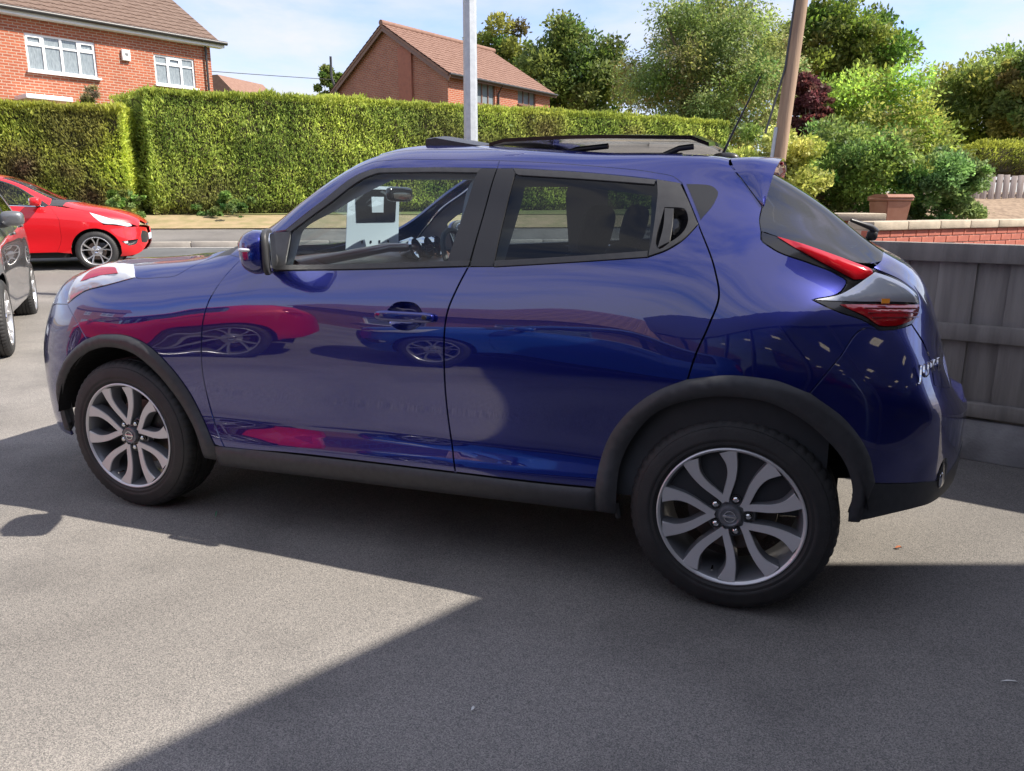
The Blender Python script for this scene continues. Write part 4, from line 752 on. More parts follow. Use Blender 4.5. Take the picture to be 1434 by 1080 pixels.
        make_wheel(car, (fx, s*.745, .30), rt=.30, rr=.216, wid=.195, phase=90, style='five', flip=s > 0)
        make_wheel(car, (rx, s*.745, .30), rt=.30, rr=.216, wid=.195, phase=75, style='five', flip=s > 0)
        for x in (fx, rx): wheel_well(car, x, .30, .352, s*.80, s*.48, MAT['well'])
    PL('rear_quarter', B, [r2, [r2[-1], (1.64,.28)], [(1.64,.28),(1.80,.32),(1.90,.40),(1.96,.46)], [(1.96,.46),(1.96,.78)], ('y', [(1.955,.28),(1.90,.45),(1.80,.43)]), ('y', [(1.80,.43),(1.6,.48),(1.3,.5),(.8,.5),(.3,.505),(0,.512),(-.3,.53),(-.6,.55),(-.68,.56)]), [(-.68,1.03),(-.66,.99)], railt, [(.32,1.392),(.7,1.392),(1.05,1.36)], rdr], car)
    PL('roof', B, [('y', [(-.05,.513),(.3,.503),(.8,.498),(1.3,.498),(1.55,.485)]), ('y', [(1.55,.485),(1.57,.0)]), ('y', [(1.57,0.),(-.1,0.)]), ('y', [(-.1,0.),(-.09,.3),(-.05,.513)])], car, merge=True, gap=0, fold=0, res=.07)
    PL('rear_window', MAT['rear_glass'], [('y', [(1.55,.485),(1.7,.46),(1.80,.42)]), ('y', [(1.80,.42),(1.815,.0)]), ('y', [(1.815,0.),(1.57,0.)]), ('y', [(1.57,0.),(1.55,.485)])], car, merge=True, gap=0, fold=0)
    PL('tailgate', B, [('y', [(1.80,.42),(1.90,.44),(1.955,.27),(1.97,.05)]), ('y', [(1.97,.05),(1.97,0.)]), ('y', [(1.97,0.),(1.815,0.)]), ('y', [(1.815,0.),(1.80,.42)])], car, merge=True, gap=0, fold=0)
    PL('tail_lamp', MAT['lens_red'], [[(1.62,1.03),(1.66,1.12),(1.74,1.10)], [(1.74,1.10),(1.82,.95),(1.84,.84)], [(1.84,.84),(1.74,.86),(1.62,1.03)]], car, off=.005, gap=0, res=.03)
    shell_grid(S, 'door_lining', MAT['cabin_dark'], car, -.75, 1.6, .06, .60, -.04, 8, 8, top=lambda x: float(np.interp(x, [-.8, .3, 1.2], [.95, .98, 1.05])))
    box('underbody', (0, 0, .27), (3.4, .98, .16), MAT['well'], car); box('underbody', (0, 0, .25), (1.7, 1.45, .10), MAT['well'], car)
    prism('dashboard', [(-.95,.6),(-.35,.6),(-.33,.88),(-.50,.965),(-.9,.96)], -.66, .66, MAT['cabin_dark'], car, bevel=.02)
    for y in (-.34, .34):
        st = superell('seat', (.30, y, .78), (.09, .23, .33), MAT['seat'], car, .55, .6, rot=Matrix.Rotation(R_(18), 3, 'Y'), nu=12, nv=18)
        superell('headrest', (.43, y, 1.17), (.045, .11, .085), MAT['seat'], st, .6, .7, nu=8, nv=14)
    superell('rear_seat', (1.15, 0, .78), (.09, .58, .30), MAT['seat'], car, .55, .5, rot=Matrix.Rotation(R_(18), 3, 'Y'), nu=12, nv=18)
    bd = superell('badge', (-1.925, 0, .70), (.02, .075, .032), MAT['chrome'], car, 1, 1, nu=8, nv=18)
    box('number_plate', (-1.950, 0, .50), (.012, .46, .10), MAT['paper'], car, bevel=.004)
    return car
RED = build_hatch('glossy red hatchback parked nose-out in front of the tall green hedge'); RED.name = 'hatchback_car'

# ------------------------------------------------------------------ terrain
def br(a, b): return b - .18*(np.clip(a, -30, 60) + 8)
GB = [-400, 7.5, 11.75, 13.5, 15.5, 15.62, 17.3, 18.6, 20, 24, 30, 60, 400]; GZ = [0, 0, .30, .37, .43, .43, .66, .90, .95, 1.1, 1.2, 1.3, 1.3]
def gz(a, b): return float(np.interp(br(a, b), GB, GZ))
def sheet(name, a0, a1, r0, r1, mat, dz=0, na=40, nr=8, zf=None):
    """strip of ground that follows the street: a along it, r across it"""
    V = []; F = []
    for a in np.linspace(a0, a1, na+1):
        for r in np.linspace(r0, r1, nr+1):
            b = r + .18*(min(max(a, -30), 60) + 8); V.append(ab(a, b, (zf(a, r) if zf else float(np.interp(r, GB, GZ))) + dz))
    for i in range(na):
        for j in range(nr): F.append((i*(nr+1)+j, (i+1)*(nr+1)+j, (i+1)*(nr+1)+j+1, i*(nr+1)+j+1))
    o = mobj(name, V, F, mat); tag(o, kind='structure'); return o
def asphalt(name, c, c2, speck=.6, scale=380, stain=(.05, .05, .052)):
    m = principled(name, c, .92, spec=.25); t = m.node_tree; n = t.nodes; b = n['Principled BSDF']; L = t.links
    tc = n.new('ShaderNodeTexCoord'); v = n.new('ShaderNodeTexVoronoi'); v.inputs['Scale'].default_value = scale; L.new(tc.outputs['Object'], v.inputs['Vector'])
    n1 = n.new('ShaderNodeTexNoise'); n1.inputs['Scale'].default_value = scale*.55; n1.inputs['Detail'].default_value = 3; L.new(tc.outputs['Object'], n1.inputs['Vector'])
    n2 = n.new('ShaderNodeTexNoise'); n2.inputs['Scale'].default_value = 1.1; n2.inputs['Detail'].default_value = 7; n2.inputs['Roughness'].default_value = .62; L.new(tc.outputs['Object'], n2.inputs['Vector'])
    hs = n.new('ShaderNodeSeparateColor'); L.new(v.outputs['Color'], hs.inputs[0])
    r1 = n.new('ShaderNodeMapRange'); r1.inputs[1].default_value = .1; r1.inputs[2].default_value = .95; L.new(hs.outputs[0], r1.inputs[0])
    m1 = n.new('ShaderNodeMixRGB'); m1.inputs[1].default_value = (*c, 1); m1.inputs[2].default_value = (*c2, 1); L.new(r1.outputs[0], m1.inputs[0])
    r2 = n.new('ShaderNodeMapRange'); r2.inputs[1].default_value = .25; r2.inputs[2].default_value = .46; r2.inputs[3].default_value = speck; r2.inputs[4].default_value = 0; L.new(n1.outputs['Fac'], r2.inputs[0])
    m2 = n.new('ShaderNodeMixRGB'); m2.inputs[2].default_value = (.022, .022, .024, 1); L.new(r2.outputs[0], m2.inputs[0]); L.new(m1.outputs[0], m2.inputs[1])
    r3 = n.new('ShaderNodeMapRange'); r3.inputs[1].default_value = .48; r3.inputs[2].default_value = .75; r3.inputs[4].default_value = .55; L.new(n2.outputs['Fac'], r3.inputs[0])
    m3 = n.new('ShaderNodeMixRGB'); m3.inputs[2].default_value = (*stain, 1); L.new(r3.outputs[0], m3.inputs[0]); L.new(m2.outputs[0], m3.inputs[1]); L.new(m3.outputs[0], b.inputs['Base Color'])
    n4 = n.new('ShaderNodeTexNoise'); n4.inputs['Scale'].default_value = .38; n4.inputs['Detail'].default_value = 9; n4.inputs['Distortion'].default_value = .8; L.new(tc.outputs['Object'], n4.inputs['Vector'])
    r4 = n.new('ShaderNodeMapRange'); r4.inputs[1].default_value = .35; r4.inputs[2].default_value = .68; r4.inputs[3].default_value = .70; r4.inputs[4].default_value = 1.16; L.new(n4.outputs['Fac'], r4.inputs[0])
    m4 = n.new('ShaderNodeMixRGB'); m4.blend_type = 'MULTIPLY'; m4.inputs[0].default_value = 1; L.new(m3.outputs[0], m4.inputs[1]); L.new(r4.outputs[0], m4.inputs[2]); L.new(m4.outputs[0], b.inputs['Base Color'])
    bp = n.new('ShaderNodeBump'); bp.inputs['Strength'].default_value = .55; bp.inputs['Distance'].default_value = .004; L.new(n1.outputs['Fac'], bp.inputs['Height']); L.new(bp.outputs[0], b.inputs['Normal'])
    return m
MAT['tarmac'] = asphalt('forecourt_tarmac', (.130, .126, .122), (.31, .288, .265))
MAT['road'] = asphalt('road_tarmac', (.11, .115, .12), (.17, .175, .18), .3, 180)
MAT['path'] = asphalt('footpath_tarmac', (.14, .13, .125), (.2, .19, .18), .3, 150)
MAT['dry_grass'] = noisy(principled('dry_grass', (.33, .245, .145), .95), 3, (.20, .18, .08), .8, 8, .6, 40)
MAT['litter'] = noisy(principled('leaf_litter', (.30, .22, .155), .95), 9, (.16, .11, .075), .9, 9, .8, 50)
MAT['field'] = noisy(principled('rough_grass', (.10, .13, .035), .95), 1.2, (.2, .19, .07), .8, 8, .5, 20)
MAT['kerb'] = noisy(principled('kerb_concrete', (.36, .33, .29), .9), 6, (.25, .23, .21), .7, 6, .3, 90)
MAT['white_line'] = noisy(principled('road_paint', (.75, .75, .72), .8), 30, (.4, .4, .4), .6)
# the base sheet reaches past every edge of the view
aa = np.concatenate([[-400, -200, -100, -60], np.linspace(-34, 34, 41), [60, 100, 200, 400]]); bb = np.concatenate([[-400, -150, -60, -25], np.linspace(-10, 34, 89), [45, 60, 100, 200, 500]])
V = [ab(a, b, gz(a, b)) for a in aa for b in bb]; nb = len(bb)
F = [(i*nb+j, (i+1)*nb+j, (i+1)*nb+j+1, i*nb+j+1) for i in range(len(aa)-1) for j in range(nb-1)]
g = mobj('ground', V, F, MAT['tarmac']); tag(g, kind='structure')
sheet('road', -60, 40, 12.3, 15.5, MAT['road'], .004, 60, 6)
sheet('footpath', -60, 40, 15.62, 17.3, MAT['path'], .10, 60, 4, zf=lambda a, r: float(np.interp(r, [15.62, 17.3], [.45, .64])))
sheet('verge', -60, 40, 17.3, 19.4, MAT['dry_grass'], .105, 60, 5)
sheet('garden_ground', -60, 40, 19.3, 120, MAT['field'], .12, 60, 30)
kb = mobj('kerb', [ab(a, 15.58+.18*(a+8)+d, .40+h) for a in (-30, 30) for d, h in ((.0, 0), (.0, .13), (.05, .13), (.05, 0))], [(0, 1, 2, 3), (4, 7, 6, 5), (0, 4, 5, 1), (1, 5, 6, 2), (2, 6, 7, 3)], MAT['kerb'], smooth=False); tag(kb, kind='structure')
bm = bmesh.new(); bm_box(bm, (0, 0, 0), (.905, .13, .22), bevel=.018); ks = bobj('kerb_stone', bm, MAT['kerb'], kb, True, 40); kme = ks.data
th = math.atan(.18)
for i, a in enumerate(np.arange(-16, 12, .915*math.cos(th))):
    o = ks if i == 0 else link(bpy.data.objects.new('kerb_stone', kme), kb)
    o.location = ab(a, 15.56+.18*(a+8), .445 + random.uniform(-.004, .004)); o.rotation_euler = (0, 0, -YAW + th)
for i, a in enumerate(np.arange(-24, 12, 6.0)):
    V = [ab(a+q*3, r + .18*(a+q*3+8), .385) for q, r in ((0, 13.75), (1, 13.75), (1, 13.87), (0, 13.87))]
    tag(mobj('road_marking', V, [(0, 1, 2, 3)], MAT['white_line'], smooth=False), kind='structure')
tag(mobj('road_edge_line', [ab(a, r + .18*(a+8), .434+.006) for a, r in ((-30, 15.30), (14, 15.30), (14, 15.39), (-30, 15.39))], [(0, 1, 2, 3)], MAT['white_line'], smooth=False), kind='structure')

# bank of dry earth behind the boundary wall
V = []; F = []; al = np.linspace(5.0, 26, 43); bl = [9.2, 12, 14.5, 17, 18, 19, 20, 21, 22.5, 25, 30, 40]; zl = [.25, .38, .44, .47, .72, .98, 1.22, 1.45, 1.55, 1.62, 1.75, 1.9]
for a in al:
    for b, z in zip(bl, zl): V.append(ab(a, b, z*min(1, (a-4.6)/1.5) + .03*math.sin(a*2.1+b) + .02*math.sin(a*5.3-b*3)))
nb = len(bl)
for i in range(len(al)-1):
    for j in range(nb-1): F.append((i*nb+j, (i+1)*nb+j, (i+1)*nb+j+1, i*nb+j+1))
tag(mobj('bank', V, F, MAT['litter']), kind='structure')
# ------------------------------------------------------------------ foliage
def leaf_material(name, trans=.52, rough=.55):
    m = bpy.data.materials.new(name); m.use_nodes = True; t = m.node_tree; n = t.nodes; n.clear()
    o = n.new('ShaderNodeOutputMaterial'); at_ = n.new('ShaderNodeAttribute'); at_.attribute_name = 'leaf_tint'
    d = n.new('ShaderNodeBsdfPrincipled'); d.inputs['Roughness'].default_value = rough; d.inputs['Specular IOR Level'].default_value = .35; tr = n.new('ShaderNodeBsdfTranslucent'); mx = n.new('ShaderNodeMixShader'); mx.inputs[0].default_value = trans
    hs = n.new('ShaderNodeHueSaturation'); hs.inputs['Value'].default_value = 1.25; hs.inputs['Hue'].default_value = .49
    t.links.new(at_.outputs['Color'], d.inputs['Base Color']); t.links.new(at_.outputs['Color'], hs.inputs['Color']); t.links.new(hs.outputs[0], tr.inputs[0])
    t.links.new(d.outputs[0], mx.inputs[1]); t.links.new(tr.outputs[0], mx.inputs[2]); t.links.new(mx.outputs[0], o.inputs[0]); return m
MAT['leaf'] = leaf_material('leaves')
MAT['bark'] = noisy(principled('bark', (.12, .09, .065), .95), 4, (.2, .17, .14), .8, 6, .6, 25, stretch=(1, 1, .2))
MAT['dark_core'] = noisy(principled('hedge_twigs', (.045, .045, .02), .95), 6, (.07, .05, .03), .8)
def leaves(name, C, D, size, col, parent, asp=.45, mat=None):
    """one small folded diamond per leaf; C centres, D pointing directions"""
    n = len(C); D = D/(np.linalg.norm(D, axis=1, keepdims=True)+1e-9)
    r = RNG.normal(size=(n, 3)); s = np.cross(D, r); s /= np.linalg.norm(s, axis=1, keepdims=True)+1e-9; up = np.cross(s, D)
    L = np.asarray(size)*RNG.uniform(.65, 1.35, n)[:, None]; W_ = L*asp
    V = np.stack([C - D*L*.5, C + s*W_*.5 + up*W_*.12, C + D*L*.5, C - s*W_*.5 + up*W_*.12], 1).reshape(-1, 3).astype(np.float32)
    me = bpy.data.meshes.new(name); me.vertices.add(4*n); me.vertices.foreach_set('co', V.ravel())
    me.loops.add(4*n); me.loops.foreach_set('vertex_index', np.arange(4*n, dtype=np.int32)); me.polygons.add(n); me.polygons.foreach_set('loop_start', np.arange(0, 4*n, 4, dtype=np.int32))
    me.update(calc_edges=True)
    at_ = me.attributes.new('leaf_tint', 'FLOAT_COLOR', 'POINT'); c4 = np.ones((n, 4, 4), np.float32); c4[:, :, :3] = np.clip(col, 0, 1)[:, None, :]; at_.data.foreach_set('color', c4.ravel())
    me.materials.append(mat or MAT['leaf']); return link(bpy.data.objects.new(name, me), parent)
def vnoise(P, f, seed=0):
    r = np.random.default_rng(seed); o = np.zeros(len(P))
    for k in range(5):
        d = r.normal(size=3); d /= np.linalg.norm(d); o += np.sin(P@d*f*(1+.45*k) + r.uniform(0, 6.28))/(1+.3*k)
    return o/2.6
def hedge(name, label, p0, p1, depth, z0, z1, n, cols, brown=(), group=None, into=None, size=.085, top_tint=(.34, .37, .04), lumpy=.07, lean=.10):
    """clipped hedge: p0-p1 front line, sprays over the front, top and both ends"""
    p0 = Vector(p0); p1 = Vector(p1); ln = (p1-p0); L = ln.length; ex = ln/L; ey = Vector((0, 0, 1)).cross(ex)   # ey points away
    H = into or thing(name, label, 'hedge', (p0+p1)/2 + Vector((0, 0, z0)), 0, group); org = np.array(H.location)
    H0 = z1-z0; areas = np.array([L*H0, L*depth, depth*H0, depth*H0, L*H0*.35]); k = RNG.choice(5, n, p=areas/areas.sum())
    u = RNG.random(n)*L; v = RNG.random(n)*H0; w_ = RNG.random(n)*depth
    u = np.where(k == 2, 0, np.where(k == 3, L, u)); v = np.where(k == 1, H0, v); w_ = np.where(k == 0, 0, np.where(k == 4, depth, w_))
    nv = np.zeros((n, 3)); EX, EY = np.array(ex), np.array(ey)
    nv[k == 0] = -EY; nv[k == 4] = EY; nv[k == 1] = (0, 0, 1); nv[k == 2] = -EX; nv[k == 3] = EX
    zz = v; w_ = w_ + (zz/H0-.5)*lean*np.where(k == 0, 1, 0)
    P = np.array(p0)[None]*[1, 1, 0] + u[:, None]*EX + w_[:, None]*EY + (z0 + zz)[:, None]*np.array([0, 0, 1.])
    nz = vnoise(P, 2.6, 3)*lumpy + vnoise(P, 8, 5)*.045; P = P + nv*(nz + RNG.normal(0, .03, n) - .02)[:, None]
    under = np.clip(1 - v/.45, 0, 1); P = P + EY*(under*.22*(k == 0))[:, None]
    D = nv*.8 + np.array([0, 0, .75]) + RNG.normal(0, .42, (n, 3))
    base = np.array(cols)*2.1; t = np.clip(.5 + .55*vnoise(P, 1.3, 8) + .3*vnoise(P, 6, 14) + RNG.normal(0, .3, n), 0, 1)[:, None]; c = base[0]*(1-t) + base[1]*t
    bn = np.clip((vnoise(P, .9, 21) - .35)*1.8, 0, 1)*.6
    for (bu, bv, br_, amt) in brown: bn = np.maximum(bn, amt*np.clip(1.25 - np.hypot((u-bu)/br_, (v-bv)/(br_*.8)) + .5*vnoise(P, 3, 33), 0, 1))
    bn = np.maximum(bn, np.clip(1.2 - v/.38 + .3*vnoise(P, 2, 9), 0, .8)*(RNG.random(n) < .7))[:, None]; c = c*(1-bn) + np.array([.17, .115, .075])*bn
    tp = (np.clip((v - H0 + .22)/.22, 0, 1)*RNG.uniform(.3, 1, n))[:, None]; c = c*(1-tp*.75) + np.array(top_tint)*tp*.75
    c *= RNG.uniform(.7, 1.25, n)[:, None]
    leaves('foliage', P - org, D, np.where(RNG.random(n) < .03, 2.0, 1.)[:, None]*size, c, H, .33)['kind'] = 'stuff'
    # twiggy core
    V = []; F = []; nu_, nv_ = int(L/.4)+2, 8
    for i in range(nu_):
        for j in range(nv_):
            a = (i/(nu_-1))*(L-.24)+.12; b = z0 + (H0-.12)*j/(nv_-1)
            for q in (.12, depth-.12): pt = np.array(p0)*[1, 1, 0] + EX*a + EY*(q + (lean*(j/(nv_-1)-.5) + .2*max(0, 1-j/1.2) if q < .2 else 0)) + [0, 0, b]; V.append(pt - org)
    idx = lambda i, j, s: (i*nv_+j)*2+s
    for i in range(nu_-1):
        for j in range(nv_-1):
            F += [(idx(i, j, 0), idx(i+1, j, 0), idx(i+1, j+1, 0), idx(i, j+1, 0)), (idx(i, j, 1), idx(i, j+1, 1), idx(i+1, j+1, 1), idx(i+1, j, 1))]
        F.append((idx(i, nv_-1, 0), idx(i+1, nv_-1, 0), idx(i+1, nv_-1, 1), idx(i, nv_-1, 1)))
    for j in range(nv_-1):
        for i in (0, nu_-1): F.append((idx(i, j, 0), idx(i, j+1, 0), idx(i, j+1, 1), idx(i, j, 1)))
    mobj('core', V, F, MAT['dark_core'], H, smooth=False)
    return H
def tree(name, label, px, top, bot, hw, b, cols, n=9000, size=.16, cat='tree', trunk=True, airy=0., group=None, base=None, clumps=46, squash=1., asp=.5, droop=0.):
    """crown outline read from the photograph, leaves in clumps through the crown's volume"""
    a = A_(px, b, (top+bot)/2); zt = at(px, top, b).z; zb = at(px, bot, b).z; rx = hw/FPX*b; g0 = base if base is not None else gz(a, b)
    T = thing(name, label, cat, ab(a, b, g0), 0, group); rz_ = (zt-zb)/2; cz = (zt+zb)/2 - g0; c0 = np.array([0, 0, cz])
    q = RNG.normal(size=(clumps, 3)); q /= np.linalg.norm(q, axis=1, keepdims=True); rad = RNG.uniform(.18, 1.12, clumps)**(.6); cc = q*rad[:, None]*np.array([rx, rx*.8, rz_])*.92
    cc[:, 0] *= 1 - .22*(cc[:, 2]/rz_)*squash; cc[:, 1] *= 1 - .22*(cc[:, 2]/rz_)*squash
    cr_ = RNG.uniform(.11, .34, clumps)*min(rx, rz_)*(1-.25*airy)
    w_ = cr_**2; k = RNG.choice(clumps, n, p=w_/w_.sum()); d = RNG.normal(size=(n, 3)); d /= np.linalg.norm(d, axis=1, keepdims=True)
    rr = cr_[k]*RNG.random(n)**(.42 if airy < .5 else .6)*(1 + max(airy, .35)*RNG.exponential(.3, n))
    off = d*rr[:, None]; off[:, 2] *= .8; P = c0 + cc[k] + off; P[:, 2] = np.maximum(P[:, 2], .02)
    D = d + RNG.normal(0, .7, (n, 3)) + np.array([0, 0, .2-droop])
    t = np.clip(.5 + .34*RNG.normal(size=clumps)[k] + RNG.normal(0, .26, n), -.15, 1.2)[:, None]; base_c = np.array(cols)*1.5; c = (base_c[0]*(1-t) + base_c[1]*t)*RNG.uniform(.7, 1.3, n)[:, None]*(1 + RNG.normal(0, .10, (clumps, 3))[k])
    c = np.clip(c, .004, 1)
    leaves('crown', P, D, size, c, T, asp)['kind'] = 'stuff'
    if trunk:
        r0 = max(.05, min(.35, rx*.09)); top_ = cz + rz_*.35
        tube('trunk', [(0, 0, -.1), (.05*rx, 0, cz*.35), (-.03*rx, .02, cz*.8), (.02*rx, 0, top_)], [r0*1.25, r0, r0*.75, r0*.25], MAT['bark'], T, 9)
        for i in range(7):
            e = cc[RNG.integers(clumps)] + c0; s = Vector((0, 0, cz*.45 + (top_-cz*.45)*i/8)); m = (s + Vector(e))/2 + Vector((0, 0, -.05*rz_)); tube('limb', [s, m, Vector(e)], [r0*.45, r0*.3, r0*.08], MAT['bark'], T, 6)
    return T
G1 = ((.095, .145, .034), (.25, .30, .07))
hp = lambda px, r: (lambda b: ab(A_(px, b), b))(r)
a0 = A_(206, 19.0, 190); b0 = 19.0; a1 = A_(1022, 26.0, 190); b1 = 26.0
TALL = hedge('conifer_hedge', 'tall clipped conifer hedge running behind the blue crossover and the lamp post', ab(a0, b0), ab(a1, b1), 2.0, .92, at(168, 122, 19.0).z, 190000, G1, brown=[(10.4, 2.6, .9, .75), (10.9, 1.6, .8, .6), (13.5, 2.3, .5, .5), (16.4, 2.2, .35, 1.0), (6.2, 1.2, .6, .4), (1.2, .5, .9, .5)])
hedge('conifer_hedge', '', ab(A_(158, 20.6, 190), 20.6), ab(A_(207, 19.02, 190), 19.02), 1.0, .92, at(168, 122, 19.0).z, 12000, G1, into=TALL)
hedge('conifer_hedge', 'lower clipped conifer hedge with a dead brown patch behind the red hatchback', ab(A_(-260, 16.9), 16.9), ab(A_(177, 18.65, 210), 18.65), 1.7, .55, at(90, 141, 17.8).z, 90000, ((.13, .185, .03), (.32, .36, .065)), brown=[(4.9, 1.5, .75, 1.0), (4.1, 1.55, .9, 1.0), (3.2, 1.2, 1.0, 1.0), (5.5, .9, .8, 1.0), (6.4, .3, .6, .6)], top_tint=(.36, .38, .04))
hedge('garden_hedge', 'short olive hedge above the wooden palings on the far bank', ab(A_(1362, 22), 22), ab(A_(1560, 22), 22), 1.2, at(1400, 246, 22).z, at(1400, 200, 22).z, 14000, ((.11, .14, .025), (.22, .25, .045)), size=.08, top_tint=(.28, .30, .04))
GR = 'garden trees and shrubs behind the street'
tree('birch_tree', 'tall airy silver-green tree beside the wooden pole', 992, -30, 235, 116, 29.5, ((.09, .13, .035), (.21, .25, .09)), 74000, .13, airy=.55, clumps=210, asp=.42, droop=.5)
tree('broadleaf_tree', 'round mid-green tree beyond the bungalow roof end', 810, 22, 190, 74, 46, ((.05, .085, .018), (.13, .17, .04)), 24000, .25, clumps=110)
tree('broadleaf_tree', 'olive tree rising behind the bungalow roof', 700, 30, 150, 72, 52, ((.08, .10, .02), (.17, .19, .04)), 16000, .28, clumps=80)
tree('broadleaf_tree', 'small dark tree at the left end of the bungalow', 462, 92, 140, 24, 58, ((.06, .09, .02), (.12, .16, .04)), 3000, .3, clumps=18)
tree('broadleaf_tree', 'tall dark green tree behind the top of the wooden pole', 1172, -12, 165, 88, 40, ((.05, .085, .016), (.14, .18, .035)), 30000, .23, clumps=130)
tree('broadleaf_tree', 'dark tree between the birch and the tall dark tree', 1088, 40, 210, 48, 42, ((.05, .08, .02), (.11, .14, .04)), 9000, .25, clumps=34)
tree('copper_shrub', 'dark copper-leaved shrub beside the wooden pole', 1134, 96, 240, 33, 21.5, ((.055, .02, .02), (.12, .05, .04)), 11000, .12, 'shrub', clumps=70)
tree('broadleaf_shrub', 'bright yellow-green bushy tree right of the copper shrub', 1212, 88, 300, 92, 22.5, ((.12, .17, .03), (.26, .32, .06)), 34000, .115, 'shrub', clumps=150, squash=.3)
tree('broadleaf_shrub', 'glossy green shrub below the yellow-green tree', 1185, 168, 335, 104, 20, ((.07, .12, .03), (.17, .24, .06)), 28000, .11, 'shrub', clumps=110, squash=0, base=.45)
tree('broadleaf_shrub', 'pale variegated shrub just behind the car spoiler', 1085, 170, 330, 76, 18.5, ((.14, .18, .04), (.32, .35, .10)), 16000, .11, 'shrub', clumps=44, squash=.1, base=.45)
tree('broadleaf_shrub', 'dense blue-green rounded bush behind the brown bin', 1316, 192, 330, 58, 18.6, ((.06, .115, .035), (.16, .25, .085)), 20000, .095, 'shrub', clumps=60, squash=.1, trunk=False, base=.5)
tree('broadleaf_tree', 'broad dark tree mass above the far garden hedge', 1392, 62, 250, 110, 44, ((.08, .12, .025), (.19, .23, .05)), 36000, .25, clumps=140, squash=.5)
tree('broadleaf_tree', 'taller tree reaching above the dark tree mass on the far bank', 1470, 18, 220, 66, 40, ((.06, .09, .02), (.14, .17, .04)), 13000, .25, clumps=46)
tree('broadleaf_tree', 'shaded low tree filling the gap under the dark tree mass', 1325, 112, 235, 60, 46, ((.04, .065, .016), (.09, .12, .03)), 9000, .27, clumps=36)
tree('garden_shrub', 'spiky thin-leaved plant poking up over the lower hedge', 127, 112, 165, 24, 19.6, ((.10, .12, .05), (.22, .20, .09)), 1500, .16, 'shrub', trunk=False, asp=.14, clumps=16, airy=.6)
tree('hedge_bottom_shrub', 'leafy green weeds by the red hatchback bonnet at the foot of the hedge', 178, 262, 306, 28, 17.2, ((.08, .14, .03), (.20, .28, .08)), 2600, .10, 'shrub', trunk=False, clumps=18, base=.7)
tree('hedge_bottom_shrub', 'ivy clump at the foot of the tall hedge, seen above the bonnet', 318, 268, 309, 52, 19.0, ((.05, .10, .03), (.14, .20, .06)), 3600, .10, 'shrub', trunk=False, clumps=22, base=.85)
# ------------------------------------------------------------------ houses
def brick_mat(name, c1, c2, mortar, scale=1.0):
    m = principled(name, c1, .9, spec=.3); t = m.node_tree; n = t.nodes; L = t.links; b = n['Principled BSDF']
    tc = n.new('ShaderNodeTexCoord'); br_ = n.new('ShaderNodeTexBrick'); br_.inputs['Scale'].default_value = 1/scale; br_.inputs['Color1'].default_value = (*c1, 1); br_.inputs['Color2'].default_value = (*c2, 1); br_.inputs['Mortar'].default_value = (*mortar, 1)
    br_.inputs['Brick Width'].default_value = .225; br_.inputs['Row Height'].default_value = .075; br_.inputs['Mortar Size'].default_value = .010; br_.inputs['Bias'].default_value = -.1
    L.new(tc.outputs['UV'], br_.inputs['Vector']); nz = n.new('ShaderNodeTexNoise'); nz.inputs['Scale'].default_value = 1.2; nz.inputs['Detail'].default_value = 6; L.new(tc.outputs['UV'], nz.inputs['Vector'])
    mx = n.new('ShaderNodeMixRGB'); mx.blend_type = 'MULTIPLY'; r = n.new('ShaderNodeMapRange'); r.inputs[3].default_value = .72; r.inputs[4].default_value = 1.2; L.new(nz.outputs['Fac'], r.inputs[0]); mx.inputs[0].default_value = 1
    L.new(br_.outputs['Color'], mx.inputs[1]); L.new(r.outputs[0], mx.inputs[2]); L.new(mx.outputs[0], b.inputs['Base Color'])
    bp = n.new('ShaderNodeBump'); bp.inputs['Strength'].default_value = .6; bp.inputs['Distance'].default_value = .01; bp.invert = True; L.new(br_.outputs['Fac'], bp.inputs['Height']); L.new(bp.outputs[0], b.inputs['Normal']); return m
MAT['brick_orange'] = brick_mat('orange_brickwork', (.40, .12, .062), (.32, .085, .046), (.44, .33, .26))
MAT['brick_rose'] = brick_mat('rose_brickwork', (.36, .14, .095), (.29, .105, .075), (.36, .27, .22))
MAT['rose_plain'] = noisy(principled('rose_brick_pier', (.34, .135, .095), .9), 8, (.27, .11, .08), .8)
MAT['tile'] = noisy(principled('brown_roof_tile', (.125, .08, .06), .85), 5, (.18, .125, .098), .8, 6, .3, 40)
MAT['tile_red'] = noisy(principled('red_roof_tile', (.19, .105, .077), .85), 5, (.245, .145, .11), .8, 6, .3, 40)
MAT['upvc'] = principled('white_frame', (.80, .81, .83), .4)
MAT['brown_frame'] = principled('brown_frame', (.16, .085, .06), .5)
MAT['gutter'] = principled('black_gutter', (.03, .03, .032), .4)
MAT['house_glass'] = principled('house_glass', (.20, .24, .27), .06, .0, spec=.9)
MAT['net'] = noisy(principled('curtained_glass', (.26, .30, .32), .10, spec=.8), 14, (.14, .17, .19), .8, 5, stretch=(3, 3, .6))
